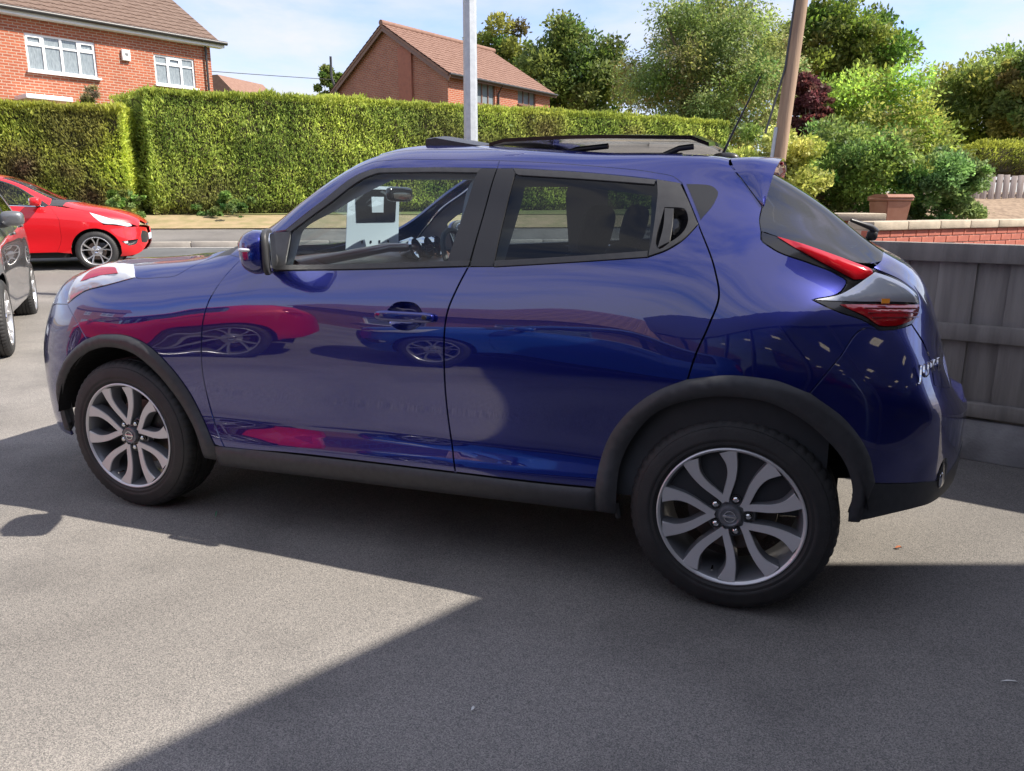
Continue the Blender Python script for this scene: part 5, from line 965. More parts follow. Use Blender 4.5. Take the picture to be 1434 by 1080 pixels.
def wall(name, mat, parent, O, ex, L, z0, z1, holes=(), depth=.10, gable=None):
    """brick leaf with real openings; O origin, ex run; outward face is on the right of ex; gable: (u, z) apex"""
    ex = Vector(ex).normalized(); no = Vector((ex.y, -ex.x, 0)); us = sorted({0, L, *[h[0] for h in holes], *[h[2] for h in holes]}); zs = sorted({z0, z1, *[h[1] for h in holes], *[h[3] for h in holes]})
    V = []; F = []; UV = []
    def quad(pts, uv): k = len(V); V.extend(pts); F.append(tuple(range(k, k+len(pts)))); UV.extend(uv)
    p = lambda u, z, d=0: Vector(O) + ex*u + Vector((0, 0, z)) - no*d
    for i in range(len(us)-1):
        for j in range(len(zs)-1):
            cu, cz = (us[i]+us[i+1])/2, (zs[j]+zs[j+1])/2
            if any(h[0] < cu < h[2] and h[1] < cz < h[3] for h in holes): continue
            q = [(us[i], zs[j]), (us[i+1], zs[j]), (us[i+1], zs[j+1]), (us[i], zs[j+1])]; quad([p(*t) for t in q], q)
    if gable: q = [(0, z1), (L, z1), gable]; quad([p(*t) for t in q], q)
    for h in holes:
        c = [(h[0], h[1]), (h[2], h[1]), (h[2], h[3]), (h[0], h[3])]
        for a, b in zip(c, c[1:]+c[:1]): quad([p(*b), p(*a), p(*a, depth), p(*b, depth)], [b, a, (a[0]+.1, a[1]), (b[0]+.1, b[1])])
    o = mobj(name, V, F, mat, parent, smooth=False); l = o.data.uv_layers.new(name='uv')
    flat = [c for f in F for i in f for c in UV[i]]; l.data.foreach_set('uv', flat); return o
def window(parent, O, ex, h, mat, cols, transom=.30, glass=None, sill=True, depth=.07, openers=()):
    ex = Vector(ex).normalized(); no = Vector((ex.y, -ex.x, 0)); rot = Matrix((ex, -no, Vector((0, 0, 1)))).transposed(); u0, z0, u1, z1 = h; t = .055
    P = lambda u, z, d: Vector(O) + ex*u + Vector((0, 0, z)) - no*d
    fr = box('window', P((u0+u1)/2, z0+t/2, depth), (u1-u0, .06, t), mat, parent, rot)
    def bar(n, ua, za, ub, zb, d=0, w=.06): box(n, P((ua+ub)/2, (za+zb)/2, depth-d), (ub-ua, w, zb-za), mat, fr, rot)
    bar('frame_head', u0, z1-t, u1, z1); bar('frame_jamb', u0, z0+t, u0+t, z1-t); bar('frame_jamb', u1-t, z0+t, u1, z1-t)
    cu = np.linspace(u0, u1, cols+1); zt = z1 - (z1-z0)*transom
    for i in range(1, cols): bar('mullion', cu[i]-t*.55, z0+t, cu[i]+t*.55, z1-t, .002)
    for i in range(cols):
        ua, ub = cu[i]+t*.55, cu[i+1]-t*.55; bar('transom', ua, zt-t*.4, ub, zt+t*.4, -.001)
        for za, zb in ((z0+t, zt-t*.4), (zt+t*.4, z1-t)):
            box('pane', P((ua+ub)/2, (za+zb)/2, depth+.01), (ub-ua, .012, zb-za), glass or MAT['house_glass'], fr, rot)
        if i in openers:
            for za, zb in ((zt+t*.4, z1-t),):
                for e in ((ua, za, ub, za+.045), (ua, zb-.045, ub, zb), (ua, za+.045, ua+.045, zb-.045), (ub-.045, za+.045, ub, zb-.045)): bar('casement', *e, .028, .03)
    if sill: box('sill', P((u0+u1)/2, z0-.03, .0), (u1-u0+.1, .22, .055), mat, fr, rot)
    return fr
def tiled(parent, name, mat, E0, ex, L, up, slope_len, pitch, individual, tw=.33, gauge=.31, seed=1):
    """tiled slope from eave line E0 + ex*u, rising along 'up' at 'pitch'; the first `individual` tiles are objects"""
    ex = Vector(ex).normalized(); up = Vector(up).normalized(); sl = up*math.cos(pitch) + Vector((0, 0, math.sin(pitch))); nn = ex.cross(sl).normalized()
    if nn.z < 0: nn = -nn
    E0 = Vector(E0); rows = int(slope_len/gauge); ncol = int(L/tw)
    base = mobj(name, [E0 - nn*.03, E0+ex*L - nn*.03, E0+ex*L+sl*slope_len - nn*.03, E0+sl*slope_len - nn*.03, E0 - nn*.12, E0+ex*L - nn*.12, E0+ex*L+sl*slope_len - nn*.12, E0+sl*slope_len - nn*.12], [(0, 1, 2, 3), (7, 6, 5, 4), (0, 4, 5, 1), (1, 5, 6, 2), (2, 6, 7, 3), (3, 7, 4, 0)], mat, parent, smooth=False)
    prof = [(-.5, .0), (-.36, .016), (-.2, .004), (0, -.002), (.2, .002), (.38, .020), (.5, .014)]
    tv = []
    for s, dz in ((-.03, .028), (gauge+.02, .004)):
        for x, z in prof: tv.append((x*tw*1.0, s, z+dz))
    n = len(prof); tf = [(i, i+1, n+i+1, n+i) for i in range(n-1)] + [tuple(range(n))[::-1] + (2*n, 2*n+1)]
    tv += [(-.5*tw, -.03, -.01), (.5*tw, -.03, -.01)]
    tm = bpy.data.meshes.new('roof_tile'); tm.from_pydata(tv, [], tf); tm.materials.append(mat); tm.update()
    mat3 = Matrix((ex, sl, nn)).transposed(); spots = [(i, j) for j in range(rows) for i in range(ncol)]; spots.sort(key=lambda q: (E0 + ex*((q[0]+.5)*tw) + sl*(q[1]*gauge) - CAM).length)
    rest = []; r = random.Random(seed)
    for k, (i, j) in enumerate(spots):
        m = mat3.to_4x4(); m.translation = E0 + ex*((i+.5)*tw) + sl*(j*gauge) + nn*r.uniform(0, .006)
        if k < individual: o = link(bpy.data.objects.new('roof_tile', tm), base); o.matrix_local = m
        else: rest.append(m)
    if rest:
        VV = np.array(tv); Vs = np.concatenate([VV@np.array(m.to_3x3()).T + np.array(m.translation) for m in rest]); Fs = [tuple(i+k*len(tv) for i in f) for k in range(len(rest)) for f in tf]
        mobj('tile_field', Vs, Fs, mat, base, smooth=False)['kind'] = 'stuff'
    return base
# house behind the lower hedge
E = at(297, 80, 26.3); ez = 6.38; ga, gb = A_(297, 26.3, 105), 26.3
da, db = Vector((4.1, 4.8)).normalized(); dirL = (ab(ga-da, gb-db) - ab(ga, gb)).normalized(); perp = (ab(ga-db, gb+da) - ab(ga, gb)).normalized()
H1 = thing('brick_house', 'orange brick house with brown tiled roof and white windows above the lower hedge', 'house', ab(ga, gb, 1.0)); H1.location = (0, 0, 0)
L1 = 11.; O1 = ab(ga, gb) + dirL*L1; exn = -dirL     # run left to right as seen from the street
def upos(px, z=4.6):
    """distance along the wall for a picture column"""
    best = min(np.linspace(0, L1, 900), key=lambda u: abs(col(O1 + exn*u + Vector((0, 0, z))) - px)); return float(best)
zat = lambda px, py: (lambda q: at(px, py, (q-CAM).dot(FH)).z)(O1 + exn*upos(px))
w1 = (upos(42), zat(90, 104), upos(139), zat(90, 52)); w2 = (upos(220), zat(247, 121), upos(276), zat(247, 79))
wall('front_wall', MAT['brick_orange'], H1, O1, exn, L1, .6, ez, [w1, w2]); wall('gable_wall', MAT['brick_orange'], H1, ab(ga, gb), perp, 8.0, .6, ez, gable=(4.0, 8.65))
wall('back_wall', MAT['brick_orange'], H1, ab(ga, gb)+perp*8, dirL, L1, .6, ez); wall('gable_wall', MAT['brick_orange'], H1, O1+perp*8, -perp, 8.0, .6, ez, gable=(4.0, 8.65))
window(H1, O1, exn, w1, MAT['upvc'], 4, .30, MAT['net'], openers=(0, 3)); window(H1, O1, exn, w2, MAT['upvc'], 3, .30, MAT['net'], openers=(1,))
pit = math.atan2(8.70-6.36, 4.0)
tiled(H1, 'roof', MAT['tile'], O1 - perp*.30 + Vector((0, 0, ez-.12)), exn, L1+.35, perp, 4.98, pit, 298, seed=3)
tiled(H1, 'rear_roof', MAT['tile'], O1 + perp*8.3 + Vector((0, 0, ez-.12)), exn, L1+.35, -perp, 4.98, pit, 0)
rotH = Matrix((exn, perp, Vector((0, 0, 1)))).transposed()
box('fascia', O1 + exn*(L1/2+.15) - perp*.27 + Vector((0, 0, ez-.13)), (L1+.4, .03, .20), MAT['upvc'], H1, rotH); tube('gutter', [O1 - perp*.36 + Vector((0, 0, ez-.10)), O1 + exn*(L1+.4) - perp*.36 + Vector((0, 0, ez-.10))], .06, MAT['gutter'], H1, 10)
box('soffit', O1 + exn*(L1/2+.15) - perp*.13 + Vector((0, 0, ez-.215)), (L1+.38, .27, .02), MAT['upvc'], H1, rotH)
tube('downpipe', [O1 + exn*upos(292) - perp*.08 + Vector((0, 0, ez-.2)), O1 + exn*upos(292) - perp*.08 + Vector((0, 0, .8))], .035, MAT['gutter'], H1, 8)
tube('ridge_tiles', [O1 + perp*4 + Vector((0, 0, 8.78)), O1 + exn*(L1+.35) + perp*4 + Vector((0, 0, 8.78))], .11, MAT['tile'], H1, 10)
ua = upos(180); al = box('alarm_box', O1 + exn*ua - perp*.05 + Vector((0, 0, zat(180, 78))), (.24, .10, .30), MAT['upvc'], H1, rotH, bevel=.02); box('alarm_strobe', O1 + exn*(ua+.01) - perp*.105 + Vector((0, 0, zat(180, 78)+.03)), (.09, .02, .07), MAT['cabin_grey'], al, rotH, bevel=.008)
wl = (upos(15), zat(40, 150), upos(80), zat(40, 136)); box('porch_roof', O1 + exn*((wl[0]+wl[2])/2) - perp*.5 + Vector((0, 0, wl[3]-.08)), (wl[2]-wl[0], .9, .12), MAT['upvc'], H1, rotH, bevel=.02)
# gable-fronted bungalow
C2 = ab(A_(627, 33, 110), 33); ez2 = at(627, 100, 33).z; gL = (ab(A_(470, 38.7, 125), 38.7) - C2); gL.z = 0; wR = (ab(A_(770, 38.9, 125), 38.9) - C2); wR.z = 0
gd, rd_ = gL.normalized(), wR.normalized(); GL, RL = gL.length, wR.length
H2 = thing('brick_house', 'rose brick bungalow with a plain gable wall and red tiled roof above the tall hedge', 'house')
apz = at(540, 37, 35.9).z
wall('gable_wall', MAT['brick_rose'], H2, C2 + gd*GL, -gd, GL, .8, ez2, gable=(GL/2, apz-.12)); 
def up2(px): return float(min(np.linspace(0, RL, 600), key=lambda u: abs(col(C2 + rd_*u + Vector((0, 0, 6.0))) - px)))
z2 = lambda px, py: (lambda q: at(px, py, (q-CAM).dot(FH)).z)(C2 + rd_*up2(px))
wA = (up2(667), z2(680, 147), up2(693), z2(680, 116)); wB = (up2(725), z2(738, 148), up2(750), z2(738, 127))
wall('front_wall', MAT['brick_orange'], H2, C2, rd_, RL, .8, ez2, [wA, wB]); wall('back_wall', MAT['brick_rose'], H2, C2+gd*GL+rd_*RL, -rd_, RL, .8, ez2); wall('gable_wall', MAT['brick_rose'], H2, C2+rd_*RL, gd, GL, .8, ez2, gable=(GL/2, apz-.12))
window(H2, C2, rd_, wA, MAT['brown_frame'], 3, .02, sill=True); window(H2, C2, rd_, wB, MAT['brown_frame'], 3, .02, sill=True)
pit2 = math.atan2(apz-ez2, GL/2); sl2 = (GL/2+.3)/math.cos(pit2)
tiled(H2, 'roof', MAT['tile_red'], C2 - rd_*.25 - gd*.3 + Vector((0, 0, ez2-.3*math.tan(pit2)+.06)), rd_, RL+.5, gd, sl2, pit2, 0, seed=5)
tiled(H2, 'rear_roof', MAT['tile_red'], C2 - rd_*.25 + gd*(GL+.3) + Vector((0, 0, ez2-.3*math.tan(pit2)+.06)), rd_, RL+.5, -gd, sl2, pit2, 0, seed=6)
tube('ridge_tiles', [C2 + gd*GL/2 - rd_*.27 + Vector((0, 0, apz+.10)), C2 + gd*GL/2 + rd_*(RL+.27) + Vector((0, 0, apz+.10))], .12, MAT['tile_red'], H2, 10)
for sg, q0 in ((1, -gd*.32), (-1, gd*(GL+.32))):
    A0 = C2 + q0 - rd_*.20 + Vector((0, 0, ez2-.3*math.tan(pit2)-.02)); A1 = C2 + gd*GL/2 - rd_*.20 + Vector((0, 0, apz+.02)); m_ = (A0+A1)/2; dv = (A1-A0)
    rx_ = dv.normalized(); ry_ = rd_; rz2 = rx_.cross(ry_).normalized(); box('bargeboard', m_ - Vector((0, 0, .12)), (dv.length, .04, .22), MAT['brown_frame'], H2, Matrix((rx_, ry_, rz2)).transposed())
rot2 = Matrix((rd_, gd, Vector((0, 0, 1)))).transposed()
box('fascia', C2 + rd_*RL/2 - gd*.26 + Vector((0, 0, ez2-.18)), (RL+.4, .03, .16), MAT['brown_frame'], H2, rot2); tube('gutter', [C2 - gd*.34 - rd_*.2 + Vector((0, 0, ez2-.15)), C2 - gd*.34 + rd_*(RL+.2) + Vector((0, 0, ez2-.15))], .055, MAT['gutter'], H2, 8)
tube('downpipe', [C2 + rd_*up2(697) - gd*.30 + Vector((0, 0, ez2-.18)), C2 + rd_*up2(697) - gd*.06 + Vector((0, 0, ez2-.5)), C2 + rd_*up2(697) - gd*.06 + Vector((0, 0, 1.0))], .04, MAT['gutter'], H2, 8)
box('wall_pier', C2 + gd*(GL*.33) - rd_*.05 + Vector((0, 0, (apz*.55+ez2*.45+.8)/2)), (.12, .9, apz*.55+ez2*.45-.8), MAT['rose_plain'], H2, rot2)
tube('vent_pipe', [C2 + gd*(GL-.35) - rd_*.15 + Vector((0, 0, 3)), C2 + gd*(GL-.35) - rd_*.15 + Vector((0, 0, ez2-.2)), C2 + gd*(GL-.05) - rd_*.25 + Vector((0, 0, ez2+.6)), C2 + gd*(GL-.05) - rd_*.25 + Vector((0, 0, ez2+1.5))], .055, MAT['gutter'], H2, 8)
# far roofs glimpsed past the first house
fr_ = thing('far_house', 'distant low tiled roof between the two brick houses', 'house', ab(A_(322, 60, 115), 60, 1.2)); fz = at(318, 111, 60).z - 1.2
prism('roof', [(-1.6, fz-1.2), (1.9, fz-1.2), (.6, fz), (-.8, fz)], -2, 3, MAT['tile_red'], fr_); box('wall', (0, .5, (fz-1.2)/2), (3.0, 4, fz-1.25), MAT['brick_rose'], fr_)
# ------------------------------------------------------------------ posts
MAT['galv'] = noisy(principled('galvanised_steel', (.42, .45, .48), .55, .5), 18, (.52, .55, .58), .8, 6)
MAT['pole_wood'] = noisy(principled('weathered_pole', (.34, .235, .16), .9), 5, (.20, .135, .095), .9, 8, .5, 30, stretch=(3, 3, .12))
lp = thing('lamp_post', 'grey galvanised lamp post rising behind the open sunroof', 'lamp post', ab(A_(659, 9.2, 150), 9.2, gz(A_(659, 9.2), 9.2)))
def octo(name, r0, r1, z0, z1, mat, parent):
    V = [(r*math.cos(R_(45*i+22.5)), r*math.sin(R_(45*i+22.5)), z) for z, r in ((z0, r0), (z1, r1)) for i in range(8)]
    return mobj(name, V, [(i, (i+1) % 8, 8+(i+1) % 8, 8+i) for i in range(8)] + [tuple(range(8))[::-1], tuple(range(8, 16))], mat, parent, smooth=False)
octo('base_column', .105, .105, 0, 1.3, MAT['galv'], lp); octo('shaft', .082, .06, 1.3, 7.8, MAT['galv'], lp); tube('bracket', [(0, 0, 7.7), (0, -.4, 7.95), (0, -1.0, 8.0)], .03, MAT['galv'], lp, 8); superell('lantern', (0, -1.25, 7.98), (.13, .32, .07), MAT['galv'], lp, .6, .6); box('door', (0, -.1, .8), (.09, .02, .45), MAT['galv'], lp, bevel=.004)
pb = 11.5; pa = A_(1090, pb); pole = thing('telegraph_pole', 'leaning brown wooden telegraph pole behind the spoiler of the blue crossover', 'pole', ab(pa-.10, pb, .1))
ptop = at(1128, -40, pb+.1) - pole.location; pm = at(1090, 225, pb) - pole.location; dv = ptop - pm; p_b = pm - dv*(pm.z/dv.z)
tube('pole', [p_b, pm, ptop, ptop + dv*.55], [.112, .100, .090, .08], MAT['pole_wood'], pole, 16)
sd_ = RH*-.105 - FH*.03; tube('cable', [p_b + sd_ + Vector((0, 0, 2.2)), pm + dv*.5 + sd_*.95, ptop + dv*.5 + sd_*.85], .016, MAT['gutter'], pole, 6); tube('cable_guard', [p_b + sd_*1.05, pm + dv*.18 + sd_*1.03], .028, MAT['galv'], pole, 8)
for q in (.86, .97): st_ = pm + dv*q; tube('step_bolt', [st_ + sd_*.5, st_ + sd_*1.9, st_ + sd_*1.9 + Vector((0, 0, .05))], .009, MAT['gutter'], pole, 6)
w0 = at(190, 88, 70); w1_ = at(1500, -240, 70)
wr = tag(tube('overhead_wire', [at(296, 100, 48), at(380, 106, 50), at(470, 112, 52)], .02, MAT['gutter'], None, 5), 'thin overhead wire crossing the sky beside the orange brick house', 'wire')
# ------------------------------------------------------------------ boundary fence of the forecourt
MAT['fence'] = noisy(principled('grey_stained_timber', (.185, .172, .158), .85), 3, (.28, .262, .24), .9, 8, .35, 30, stretch=(6, 6, .5))
MAT['concrete'] = noisy(principled('gravel_board_concrete', (.42, .42, .42), .92), 5, (.20, .20, .205), .8, 8, .4, 80)
fx = lambda x, z=0: Vector((x, 1.239 - .286*(x-2.314), z)); fdir = (fx(1)-fx(0)).normalized(); fno = Vector((fdir.y, -fdir.x, 0)); frot = Matrix((fdir, -fno, Vector((0, 0, 1)))).transposed()
def fence(label, x0, x1, top):
    F_ = thing('timber_fence', label, 'fence', fx(x0)); o = Vector(fx(x0)); n = max(1, round((fx(x1)-fx(x0)).length/.152)); st = (fx(x1)-fx(x0)).length/n; Q = lambda d, z, out=0: fdir*d + fno*out + Vector((0, 0, z)); Lx = n*st
    box('gravel_board', Q(Lx/2, .11, 0), (Lx, .055, .22), MAT['concrete'], F_, frot, bevel=.006)
    for i in range(n):
        b = box('board', Q((i+.5)*st, (.20+top-.03)/2, -.012 + (i % 2)*.017), (st+.014, .016, top-.03-.20), MAT['fence'], F_, frot, bevel=.003)
    for z, h, t in ((top-.045, .095, .055), (top*.60, .085, .065), (.275, .075, .06)): box('rail', Q(Lx/2, z, .018), (Lx, t, h), MAT['fence'], F_, frot, bevel=.006)
    for d in (0.05, Lx-.05): box('post', Q(d, top/2-.02, -.07), (.09, .09, top-.02), MAT['fence'], F_, frot, bevel=.006)
    return F_
fence('dark stained timber fence on a concrete base behind the blue crossover', .75, 2.72, 1.125)
fence('taller dark timber fence panel joined to the low fence beside the showroom', 2.74, 4.25, 1.50)
# ------------------------------------------------------------------ brick boundary wall and pier
MAT['brick'] = noisy(principled('red_brick', (.44, .135, .085), .9), 9, (.34, .10, .07), .9, 5, .3, 120)
MAT['mortar'] = noisy(principled('mortar', (.50, .40, .33), .95), 20, (.4, .31, .26), .8)
MAT['coping'] = noisy(principled('stone_coping', (.45, .38, .29), .92), 8, (.30, .26, .20), .8, 8, .4, 70)
def brickwork(root, O, ex, L, courses, thick):
    ex = Vector(ex); no = Vector((ex.y, -ex.x, 0)); rot = Matrix((ex, -no, Vector((0, 0, 1)))).transposed()
    box('mortar_core', O + ex*L/2 - no*thick/2 + Vector((0, 0, courses*.075/2)), (L-.012, thick-.008, courses*.075), MAT['mortar'], root, rot)
    bm = bmesh.new(); bm_box(bm, (0, 0, 0), (.215, .1, .065), bevel=.004, seg=1); me = bpy.data.meshes.new('brick'); bm.to_mesh(me); bm.free(); me.materials.append(MAT['brick'])
    bm = bmesh.new(); bm_box(bm, (0, 0, 0), (.1025, .1, .065), bevel=.004, seg=1); mh_ = bpy.data.meshes.new('half_brick'); bm.to_mesh(mh_); bm.free(); mh_.materials.append(MAT['brick'])
    for c in range(courses):
        u = 0.; first = c % 2
        while u < L - .05:
            w_ = .1025 if (first and u == 0) or L-u < .2 else .215
            o = link(bpy.data.objects.new('brick', me if w_ > .2 else mh_), root); o.matrix_local = Matrix.Translation(O + ex*(u+w_/2) - no*(.045-random.uniform(0, .003)) + Vector((0, 0, (c+.5)*.075))) @ rot.to_4x4(); u += w_+.01
W0 = ab(A_(1222, 7.7), 7.7, 0); W1 = ab(A_(1434, 9.2), 9.2, 0); wex = (W1-W0).normalized(); wrot = Matrix((wex, Vector((-wex.y, wex.x, 0)), Vector((0, 0, 1)))).transposed()
bw = thing('brick_wall', 'low red brick garden wall with stone coping beyond the dark timber fence', 'wall', W0)
brickwork(bw, Vector((0, 0, .02)), wex, 4.05, 14, .22)
for i in range(7): box('coping_stone', wex*(.29+.581*i) - Vector((wex.y, -wex.x, 0))*.11 + Vector((0, 0, 1.07+.045+random.uniform(-.003, .003))), (.572, .30, .085), MAT['coping'], bw, wrot, bevel=.012)
pr = thing('brick_pier', 'short brick gate pier with a flat stone cap beside the brown bin', 'pier', ab(A_(1178, 8.9), 8.9, 0))
brickwork(pr, Vector((0, 0, .02)), RH, .45, 15, .45); box('cap_stone', RH*.225 + FH*.22 + Vector((0, 0, 1.145+.035)), (.56, .56, .085), MAT['coping'], pr, Matrix((RH, FH, Vector((0, 0, 1)))).transposed(), bevel=.015)
# ------------------------------------------------------------------ wheelie bin and palings on the bank
MAT['bin'] = noisy(principled('brown_bin_plastic', (.24, .105, .065), .55), 5, (.30, .15, .10), .7)
bn = thing('wheelie_bin', 'brown plastic wheelie bin standing behind the stone-capped brick pier', 'bin', ab(A_(1246, 16.6), 16.6, .47), -YAW + R_(8))
bm = bmesh.new(); vs = []
for z, w_, d in ((0.06, .21, .24), (.55, .245, .29), (.93, .275, .335)): vs.append([bm.verts.new((x*w_, y*d, z)) for x, y in ((-1, -1), (1, -1), (1, 1), (-1, 1))])
for a, b in zip(vs, vs[1:]):
    for i in range(4): bm.faces.new((a[i], a[(i+1) % 4], b[(i+1) % 4], b[i]))
bm.faces.new(vs[0][::-1]); bm.faces.new(vs[-1]); bmesh.ops.bevel(bm, geom=[e for e in bm.edges], offset=.02, segments=2, affect='EDGES'); bobj('body', bm, MAT['bin'], bn, True, 40)
box('rim', (0, 0, .955), (.60, .72, .05), MAT['bin'], bn, bevel=.015); ld = prism('lid', [(-.37, .985), (.34, .985), (.36, 1.01), (.10, 1.065), (-.30, 1.06), (-.38, 1.0)], -.305, .305, MAT['bin'], bn, bevel=.012, plane='yz'); tube('handle', [(-.24, .39, .97), (.24, .39, .97)], .016, MAT['bin'], bn, 8)
for s in (-1, 1): lathe('wheel', [(.02, -.025), (.095, -.025), (.10, -.015), (.10, .015), (.095, .025), (.02, .025)], MAT['rubber'], bn, 24, axis='y').matrix_local = Matrix.Translation((s*.24, .29, .10)) @ Matrix.Rotation(R_(90), 4, 'Z')
MAT['pale_wood'] = noisy(principled('weathered_paling', (.42, .37, .35), .9), 4, (.27, .22, .20), .9, 8, .3, 30, stretch=(6, 6, .4))
pf = thing('paling_fence', 'weathered pale wooden paling fence under the olive garden hedge', 'fence', ab(A_(1360, 21.6), 21.6, 1.45))
for i in range(24): box('paling', RH*(.11+.195*i) + Vector((0, 0, .31+random.uniform(-.02, .02))), (.165, .022, .70), MAT['pale_wood'], pf, Matrix((RH, FH, Vector((0, 0, 1)))).transposed() @ Matrix.Rotation(R_(random.uniform(-2.5, 2.5)), 3, 'Y'), bevel=.004)
for z in (.12, .5): box('rail', RH*2.3 + FH*.04 + Vector((0, 0, z)), (4.7, .04, .07), MAT['pale_wood'], pf, Matrix((RH, FH, Vector((0, 0, 1)))).transposed())
# ------------------------------------------------------------------ showroom that throws the forecourt shadow
MAT['cladding'] = principled('grey_cladding', (.09, .095, .105), .5, .3); MAT['show_glass'] = pane('showroom_glass', (.55, .6, .62)); MAT['lit'] = principled('ceiling_light', (1, .9, .75), .5, emit=(1, .72, .42), es=2); MAT['show_floor'] = principled('showroom_floor', (.25, .24, .23), .25); MAT['ceiling'] = principled('showroom_ceiling', (.5, .49, .47), .8)
HB = 4.0; Cn = Vector((.615 + .95*HB, -.73 + .20*HB, 0)); e1 = Vector((.937, .35, 0)).normalized(); e2 = Vector((-.43, -.903, 0)).normalized()
SR = thing('showroom', 'dark grey glass-fronted car showroom beside the forecourt', 'building', Cn)
fp = [Vector((0, 0, 0)), e1*13, e1*13 + e2*15, e2*15]
def slab(name, mat, z0, z1, grow=0):
    c = sum(fp, Vector())/4; P_ = [q + (q-c).normalized()*grow for q in fp]; V = [(q.x, q.y, z) for z in (z0, z1) for q in P_]; return mobj(name, V, [(0, 1, 2, 3), (7, 6, 5, 4)] + [(i, 4+i, 4+(i+1) % 4, (i+1) % 4) for i in range(4)], mat, SR, smooth=False)
slab('roof', MAT['cladding'], HB-.18, HB); slab('floor', MAT['show_floor'], .0, .06, -.05)
def upright(name, a, b, z0, z1, mat, t=.12):
    d = (b-a); L_ = d.length; d = d/L_; return box(name, (a+b)/2 + Vector((0, 0, (z0+z1)/2)), (L_, t, z1-z0), mat, SR, Matrix((d, Vector((-d.y, d.x, 0)), Vector((0, 0, 1)))).transposed())
inn = (e1+e2).normalized()*.08
upright('side_wall', fp[0]+e1*.1+e2*.07, fp[1]+e2*.07, .07, HB-.19, MAT['cladding']); upright('back_wall', fp[1]-e1*.1+e2*.2, fp[2]-e1*.1-e2*.2, .07, HB-.19, MAT['cladding']); upright('side_wall', fp[3]+e1*.1-e2*.07, fp[2]-e1*.2-e2*.07, .07, HB-.19, MAT['cladding'])
upright('fascia', fp[0]+e2*.15+e1*.08, fp[3]-e2*.15+e1*.08, HB-1.0, HB-.19, MAT['cladding'], .14)
for i in range(7):
    d0, d1 = .2+i*2.08, .2+(i+1)*2.08; upright('shop_window', fp[0]+e2*(d0+.06)+e1*.08, fp[0]+e2*(d1-.06)+e1*.08, .07, HB-1.01, MAT['show_glass'], .012); upright('mullion', fp[0]+e2*(d0-.05)+e1*.08, fp[0]+e2*(d0+.05)+e1*.08, .07, HB-1.01, MAT['gutter'], .12)
c_ = slab('ceiling', MAT['ceiling'], HB-.95, HB-.90, -.3)
for i in range(5):
    for j in range(4): box('ceiling_light', e1*(1.6+2.6*j) + e2*(2+2.6*i) + Vector((0, 0, HB-.965)), (.34, .34, .02), MAT['lit'], SR, Matrix((e1, Vector((-e1.y, e1.x, 0)), Vector((0, 0, 1)))).transposed())
# ------------------------------------------------------------------ other cars, and the houses across the lane that the paintwork mirrors
rp = ab(A_(127, 12.0), 12.0); RED.rotation_euler = (0, 0, -YAW + math.pi + R_(20)); mz = gz(A_(127, 12.0), 12.0)
fw_ = Matrix.Rotation(RED.rotation_euler.z, 3, 'Z') @ Vector((-1.245, .84, 0)); RED.location = rp - fw_ + Vector((0, 0, mz - .01))
def another(label, paintmat, loc, rz, sc=1.0):
    c = copy_tree(RED, None, {MAT['red']: paintmat}); c['label'] = label; c.location = loc; c.rotation_euler = (0, 0, rz); c.scale = (sc, sc, sc); return c
gA = ab(A_(-12, 6.65), 6.65); gB = ab(A_(30, 8.95), 8.95); gdv = (gB-gA).normalized(); ang = math.atan2(gdv.y, gdv.x) + math.pi*0
sc = (gB-gA).length/2.49; side = Vector((gdv.y, -gdv.x, 0)); mid = (gA+gB)/2 - side*.84*sc
GREY = another('grey car half out of sight with black door mirror, parked beside the red hatchback', MAT['grey'], mid + Vector((0, 0, 0)), math.atan2(gdv.y, gdv.x), sc*1.0); GREY.scale = (sc, sc, sc*1.08)
another('bright blue hatchback facing the crossover, mirrored in its front door', MAT['blue2'], (-.55, -5.40, 0), R_(-20))
another('second red hatchback, mirrored in the front wing of the crossover', MAT['red'], (-4.5, -3.7, 0), R_(-33))
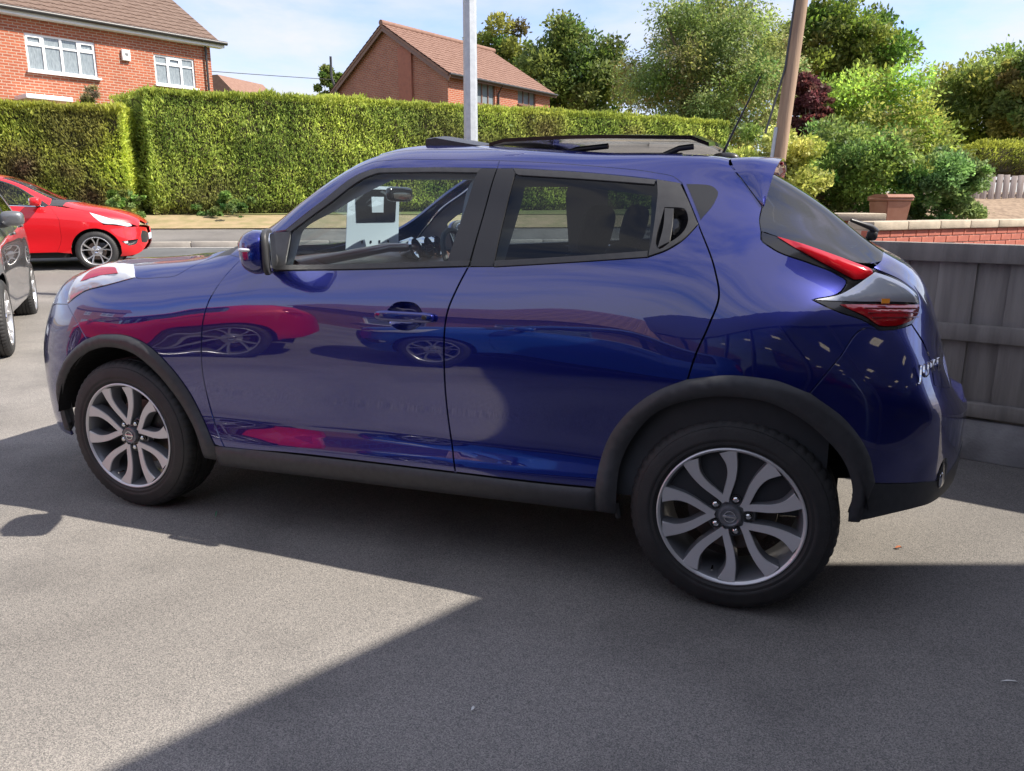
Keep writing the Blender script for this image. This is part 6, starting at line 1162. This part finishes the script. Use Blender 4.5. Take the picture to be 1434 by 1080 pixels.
def plain_house(label, O, ex, L, D, ez_, rise, mat, roofmat):
    ex = Vector(ex).normalized(); h = thing('brick_house', label, 'house', O); O = Vector((0, 0, 0)); pp = Vector((-ex.y, ex.x, 0)); n_ = int(L/3.4); hs = [(1.0+i*3.3, z, 2.5+i*3.3, z+1.15) for i in range(n_) for z in ((1.0, 3.4) if ez_ > 4 else (1.0,))]
    wall('front_wall', mat, h, O, ex, L, -.3, ez_, hs); wall('gable_wall', mat, h, O+ex*L, pp, D, -.3, ez_, gable=(D/2, ez_+rise)); wall('back_wall', mat, h, O+ex*L+pp*D, -ex, L, -.3, ez_); wall('gable_wall', mat, h, O+pp*D, -pp, D, -.3, ez_, gable=(D/2, ez_+rise))
    for q in hs: window(h, O, ex, q, MAT['upvc'], 2, .3)
    p_ = math.atan2(rise, D/2); s_ = (D/2+.3)/math.cos(p_)
    tiled(h, 'roof', roofmat, O - pp*.3 - ex*.2 + Vector((0, 0, ez_-.3*math.tan(p_)+.06)), ex, L+.4, pp, s_, p_, 0); tiled(h, 'rear_roof', roofmat, O + pp*(D+.3) - ex*.2 + Vector((0, 0, ez_-.3*math.tan(p_)+.06)), ex, L+.4, -pp, s_, p_, 0); return h
plain_house('brick terrace behind the parked cars, mirrored along the crossover doors', Vector((6, -19, 0)), (-1, .12, 0), 18, 8, 3.2, 2.4, MAT['brick_rose'], MAT['tile_red'])
plain_house('gabled brick house at the far end of the lane, mirrored in the front wing', Vector((-15, -13, 0)), (-.5, .86, 0), 9, 8, 5.0, 2.4, MAT['brick_rose'], MAT['tile_red'])

# ------------------------------------------------------------------ small litter on the tarmac
def litter(name, label, x, y, L_, W_, rz, mat, curl=.006):
    V = [(-L_/2, 0, .002), (-L_*.15, -W_/2, .002+curl), (L_*.25, -W_*.4, .004+curl), (L_/2, 0, .002), (L_*.25, W_*.4, .004+curl), (-L_*.15, W_/2, .002+curl), (0, 0, .003)]
    o = mobj(name, V, [(0, 1, 6), (1, 2, 6), (2, 3, 6), (3, 4, 6), (4, 5, 6), (5, 0, 6)], mat); o.location = (x, y, .003); o.rotation_euler = (0, 0, rz); tag(o, label, 'litter')
MAT['leaf_dead'] = principled('dead_leaf', (.35, .10, .03), .7); MAT['stalk'] = principled('green_stalk', (.10, .38, .22), .6); MAT['scrap'] = principled('paper_scrap', (.7, .7, .68), .7)
for nm, lb, px, py, L_, W_, rz, m_ in (('fallen_leaf', 'curled rust-coloured leaf on the sunlit strip behind the rear wheel', 1258, 769, .03, .014, .4, 'leaf_dead'), ('grass_stalk', 'thin green stalk lying in the shadow beside the front wheel', 303, 722, .075, .006, 2.2, 'stalk'), ('paper_scrap', 'tiny white scrap on the shaded tarmac', 663, 996, .016, .010, 1., 'scrap'), ('dry_twig', 'short pale twig on the shaded tarmac', 1414, 958, .05, .006, .1, 'scrap')):
    d = FWD + RGT*((px-717)/FPX) - UPV*((py-540)/FPX); q = CAM - d*(CAM.z/d.z); litter(nm, lb, q.x, q.y, L_, W_, rz, MAT[m_])
